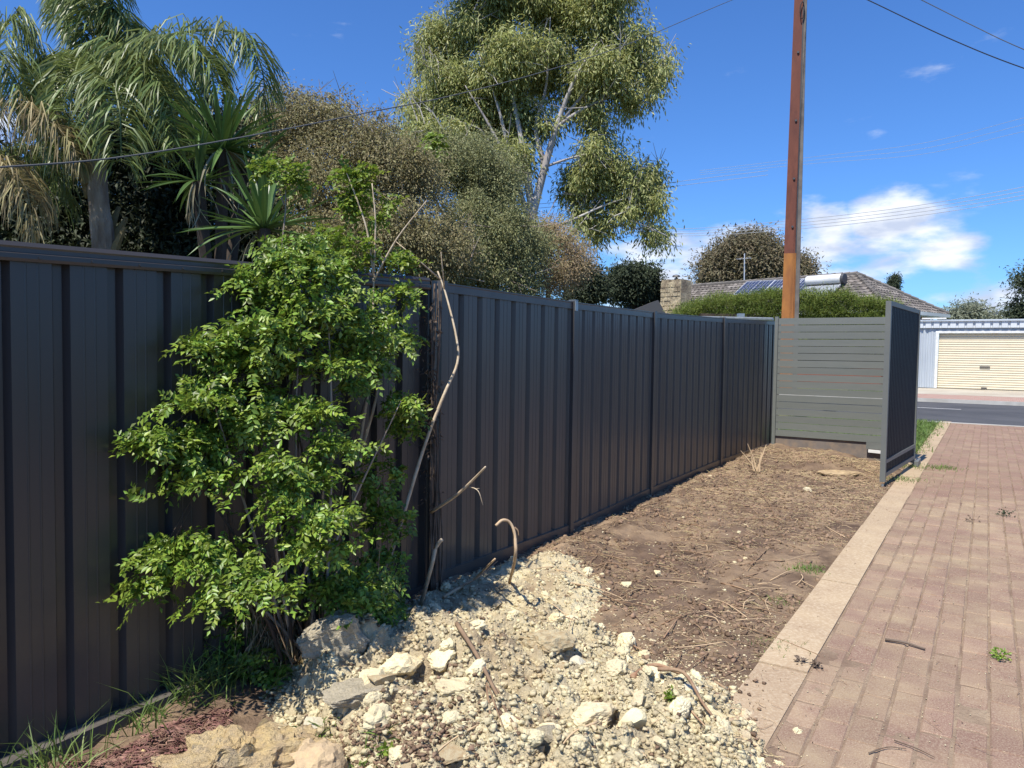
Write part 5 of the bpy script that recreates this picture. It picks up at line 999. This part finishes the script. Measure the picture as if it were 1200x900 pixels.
# chimney, mast
b = B(); cpx = at(792, 348, 46); w_ = 1.55; b.box(cpx+np.array([0, 0, -1.0]), w_, 1.0, 3.8, ax=rd, ay=fn); ch_ = b.build('chimney', M_chim, HS)
b = B()
for i in range(8):
    for j in range(7): 
        if random.random() < .8: b.box(cpx+rd*(-.68+.19*i+random.gauss(0, .02))+fn*.5+np.array([0, 0, -1.0+.28*j]), .16, .05+.03*random.random(), .22, ax=rd, ay=fn)
    if i != 3: b.box(cpx+rd*(-.68+.19*i)+np.array([0, 0, .88+random.uniform(-.02, .08)]), .17, .9, .22, ax=rd, ay=fn)
b.build('facing_stone', M_chim, ch_)['kind'] = 'stuff'
b = B(); q = cpx+np.array([0, 0, .9]); b.tube([q, q+np.array([0, 0, .25])], [.14, .12], 8); b.tube([q+np.array([0, 0, .33]), q+np.array([0, 0, .42]), q+np.array([0, 0, .47])], [.27, .22, .05], 8); b.tube([q+np.array([0, 0, .2]), q+np.array([0, 0, .4])], .05, 6); b.build('flue_cowl', M_dgrey, ch_)
rootpart(HS)
b = B(); p = at(872, 345, 46.5); q = at(872.5, 297, 46.5); b.tube([p, q], [.035, .03], 6); q2 = at(872, 303, 46.5)
b.tube([q2-rd*.5, q2+rd*.5], .015, 5)
for s in (-.4, -.15, .1, .35): b.tube([q2+rd*s-fn*.25, q2+rd*s+fn*.25], .01, 4)
tag(b.build('antenna', M_alu), 'thin television aerial on a mast above the tiled roof', 'antenna')
b = B(); p = at(775, 360, 44); b.add([p+np.array([-2.6, 0, -.6]), p+np.array([-.2, 0, .42]), p+np.array([.4, 0, -.6]), p+np.array([-2.6, 3, -.6]), p+np.array([-.2, 3, .42]), p+np.array([.4, 3, -.6]), p+np.array([-2.6, 0, -3]), p+np.array([.4, 0, -3]), p+np.array([-2.6, 3, -3]), p+np.array([.4, 3, -3])], [(0, 2, 1), (0, 1, 4, 3), (1, 2, 5, 4), (3, 4, 5), (0, 6, 7, 2), (2, 7, 9, 5), (3, 8, 6, 0)])
tag(b.build('shed', M_dgrey), 'dark low gable roof left of the stone chimney', 'shed')

# ------------------------------------------------------------------ garage
gA = at(1098, 455, 31.4); gA[2] = .285; gdr = np.array([N2[0], N2[1], 0]); gout = -np.array([D2[0], D2[1], 0]); GH = 2.95
GR = empty('garage', gA, 'zinc clad garage with cream roller door across the street', 'garage')
def gp_(s, o, z): return gA+gdr*s+gout*o+np.array([0, 0, z])
Ld = 3.45
V, Fq = ribsheet(gp_(-1.9, 0, 0), gp_(-.12, 0, 0), (.285, .285), (.285+GH-.42, .285+GH-.42), .19, .085, .03, .03, .02)
B().add(V, Fq).build('wall_sheet', M_zinc, GR)
V, Fq = ribsheet(gp_(Ld+.12, 0, 0), gp_(Ld+3.2, 0, 0), (.285, .285), (.285+GH-.42, .285+GH-.42), .19, .085, .03, .03, .02); B().add(V, Fq).build('wall_sheet', M_zinc, GR)
b = B(); b.box(gp_(-1.9+.0, -3.0, GH/2-.2), .05, 6.0, GH-.4, ax=gdr, ay=gout); b.box(gp_(Ld+3.2, -3.0, GH/2-.2), .05, 6.0, GH-.4, ax=gdr, ay=gout); b.build('side_wall', M_zinc, GR)
b = B(); b.box(gp_(Ld/2, .02, 2.36), Ld+.24, .05, .10, ax=gdr, ay=gout); b.build('lintel', M_paint, GR)
for s in (-.06, Ld+.06):
    b = B(); b.box(gp_(s, .03, 1.19), .11, .06, 2.38, ax=gdr, ay=gout); b.build('door_frame', M_paint, GR)
# door curtain with rolled slats
nr = 24; V = []; Fq = []; H = 2.31
for i in range(nr*4+1):
    z = H*i/(nr*4); o = -.10+.014*(1 if i % 4 in (1, 2) else 0); V += [gp_(0, o, z), gp_(Ld, o, z)]
for i in range(nr*4): Fq.append((2*i, 2*i+1, 2*i+3, 2*i+2))
dr = B().add(V, Fq).build('roller_door', M_roller, GR)
for z, nm in ((.92, 'handle'), (.05, 'lock')):
    b = B(); b.box(gp_(Ld/2-.05, -.065, z), .36 if nm == 'handle' else .2, .04, .05, ax=gdr, ay=gout); b.build(nm, M_dgrey, dr)
b = B(); V, Fq = ribsheet(gp_(-2.0, .12, 0), gp_(Ld+3.3, .12, 0), (.285+GH-.42, .285+GH-.42), (.285+GH-.08, .285+GH-.08), .30, .20, .02, .05, .0); b.add(V, Fq); b.build('fascia_sheet', mat('pale_zinc', (.62, .65, .67), .5, .5, c2=(.55, .58, .6), scale=2), GR)
b = B(); b.box(gp_(Ld/2+.65, -2.9, GH-.06), Ld+5.4, 6.15, .05, ax=gdr, ay=nrm(gout+np.array([0, 0, -.02]))); b.build('roof', M_zinc, GR)
b = B(); b.box(gp_(Ld/2+.65, -.05, 2.62), Ld+5.0, .06, .52, ax=gdr, ay=gout); b.build('head_beam', M_zinc, GR)
b = B(); b.box(gp_(-.2, .115, GH-.02), .9, .06, .06, ax=gdr, ay=gout); b.build('flashing', M_paint, GR)
rootpart(GR)
# fix children of child parts: sub-parts stay where their part is (world coordinates used throughout)
print('objects', len(bpy.data.objects), 'tris', sum(len(o.data.loops) for o in bpy.data.objects if o.type == 'MESH'))
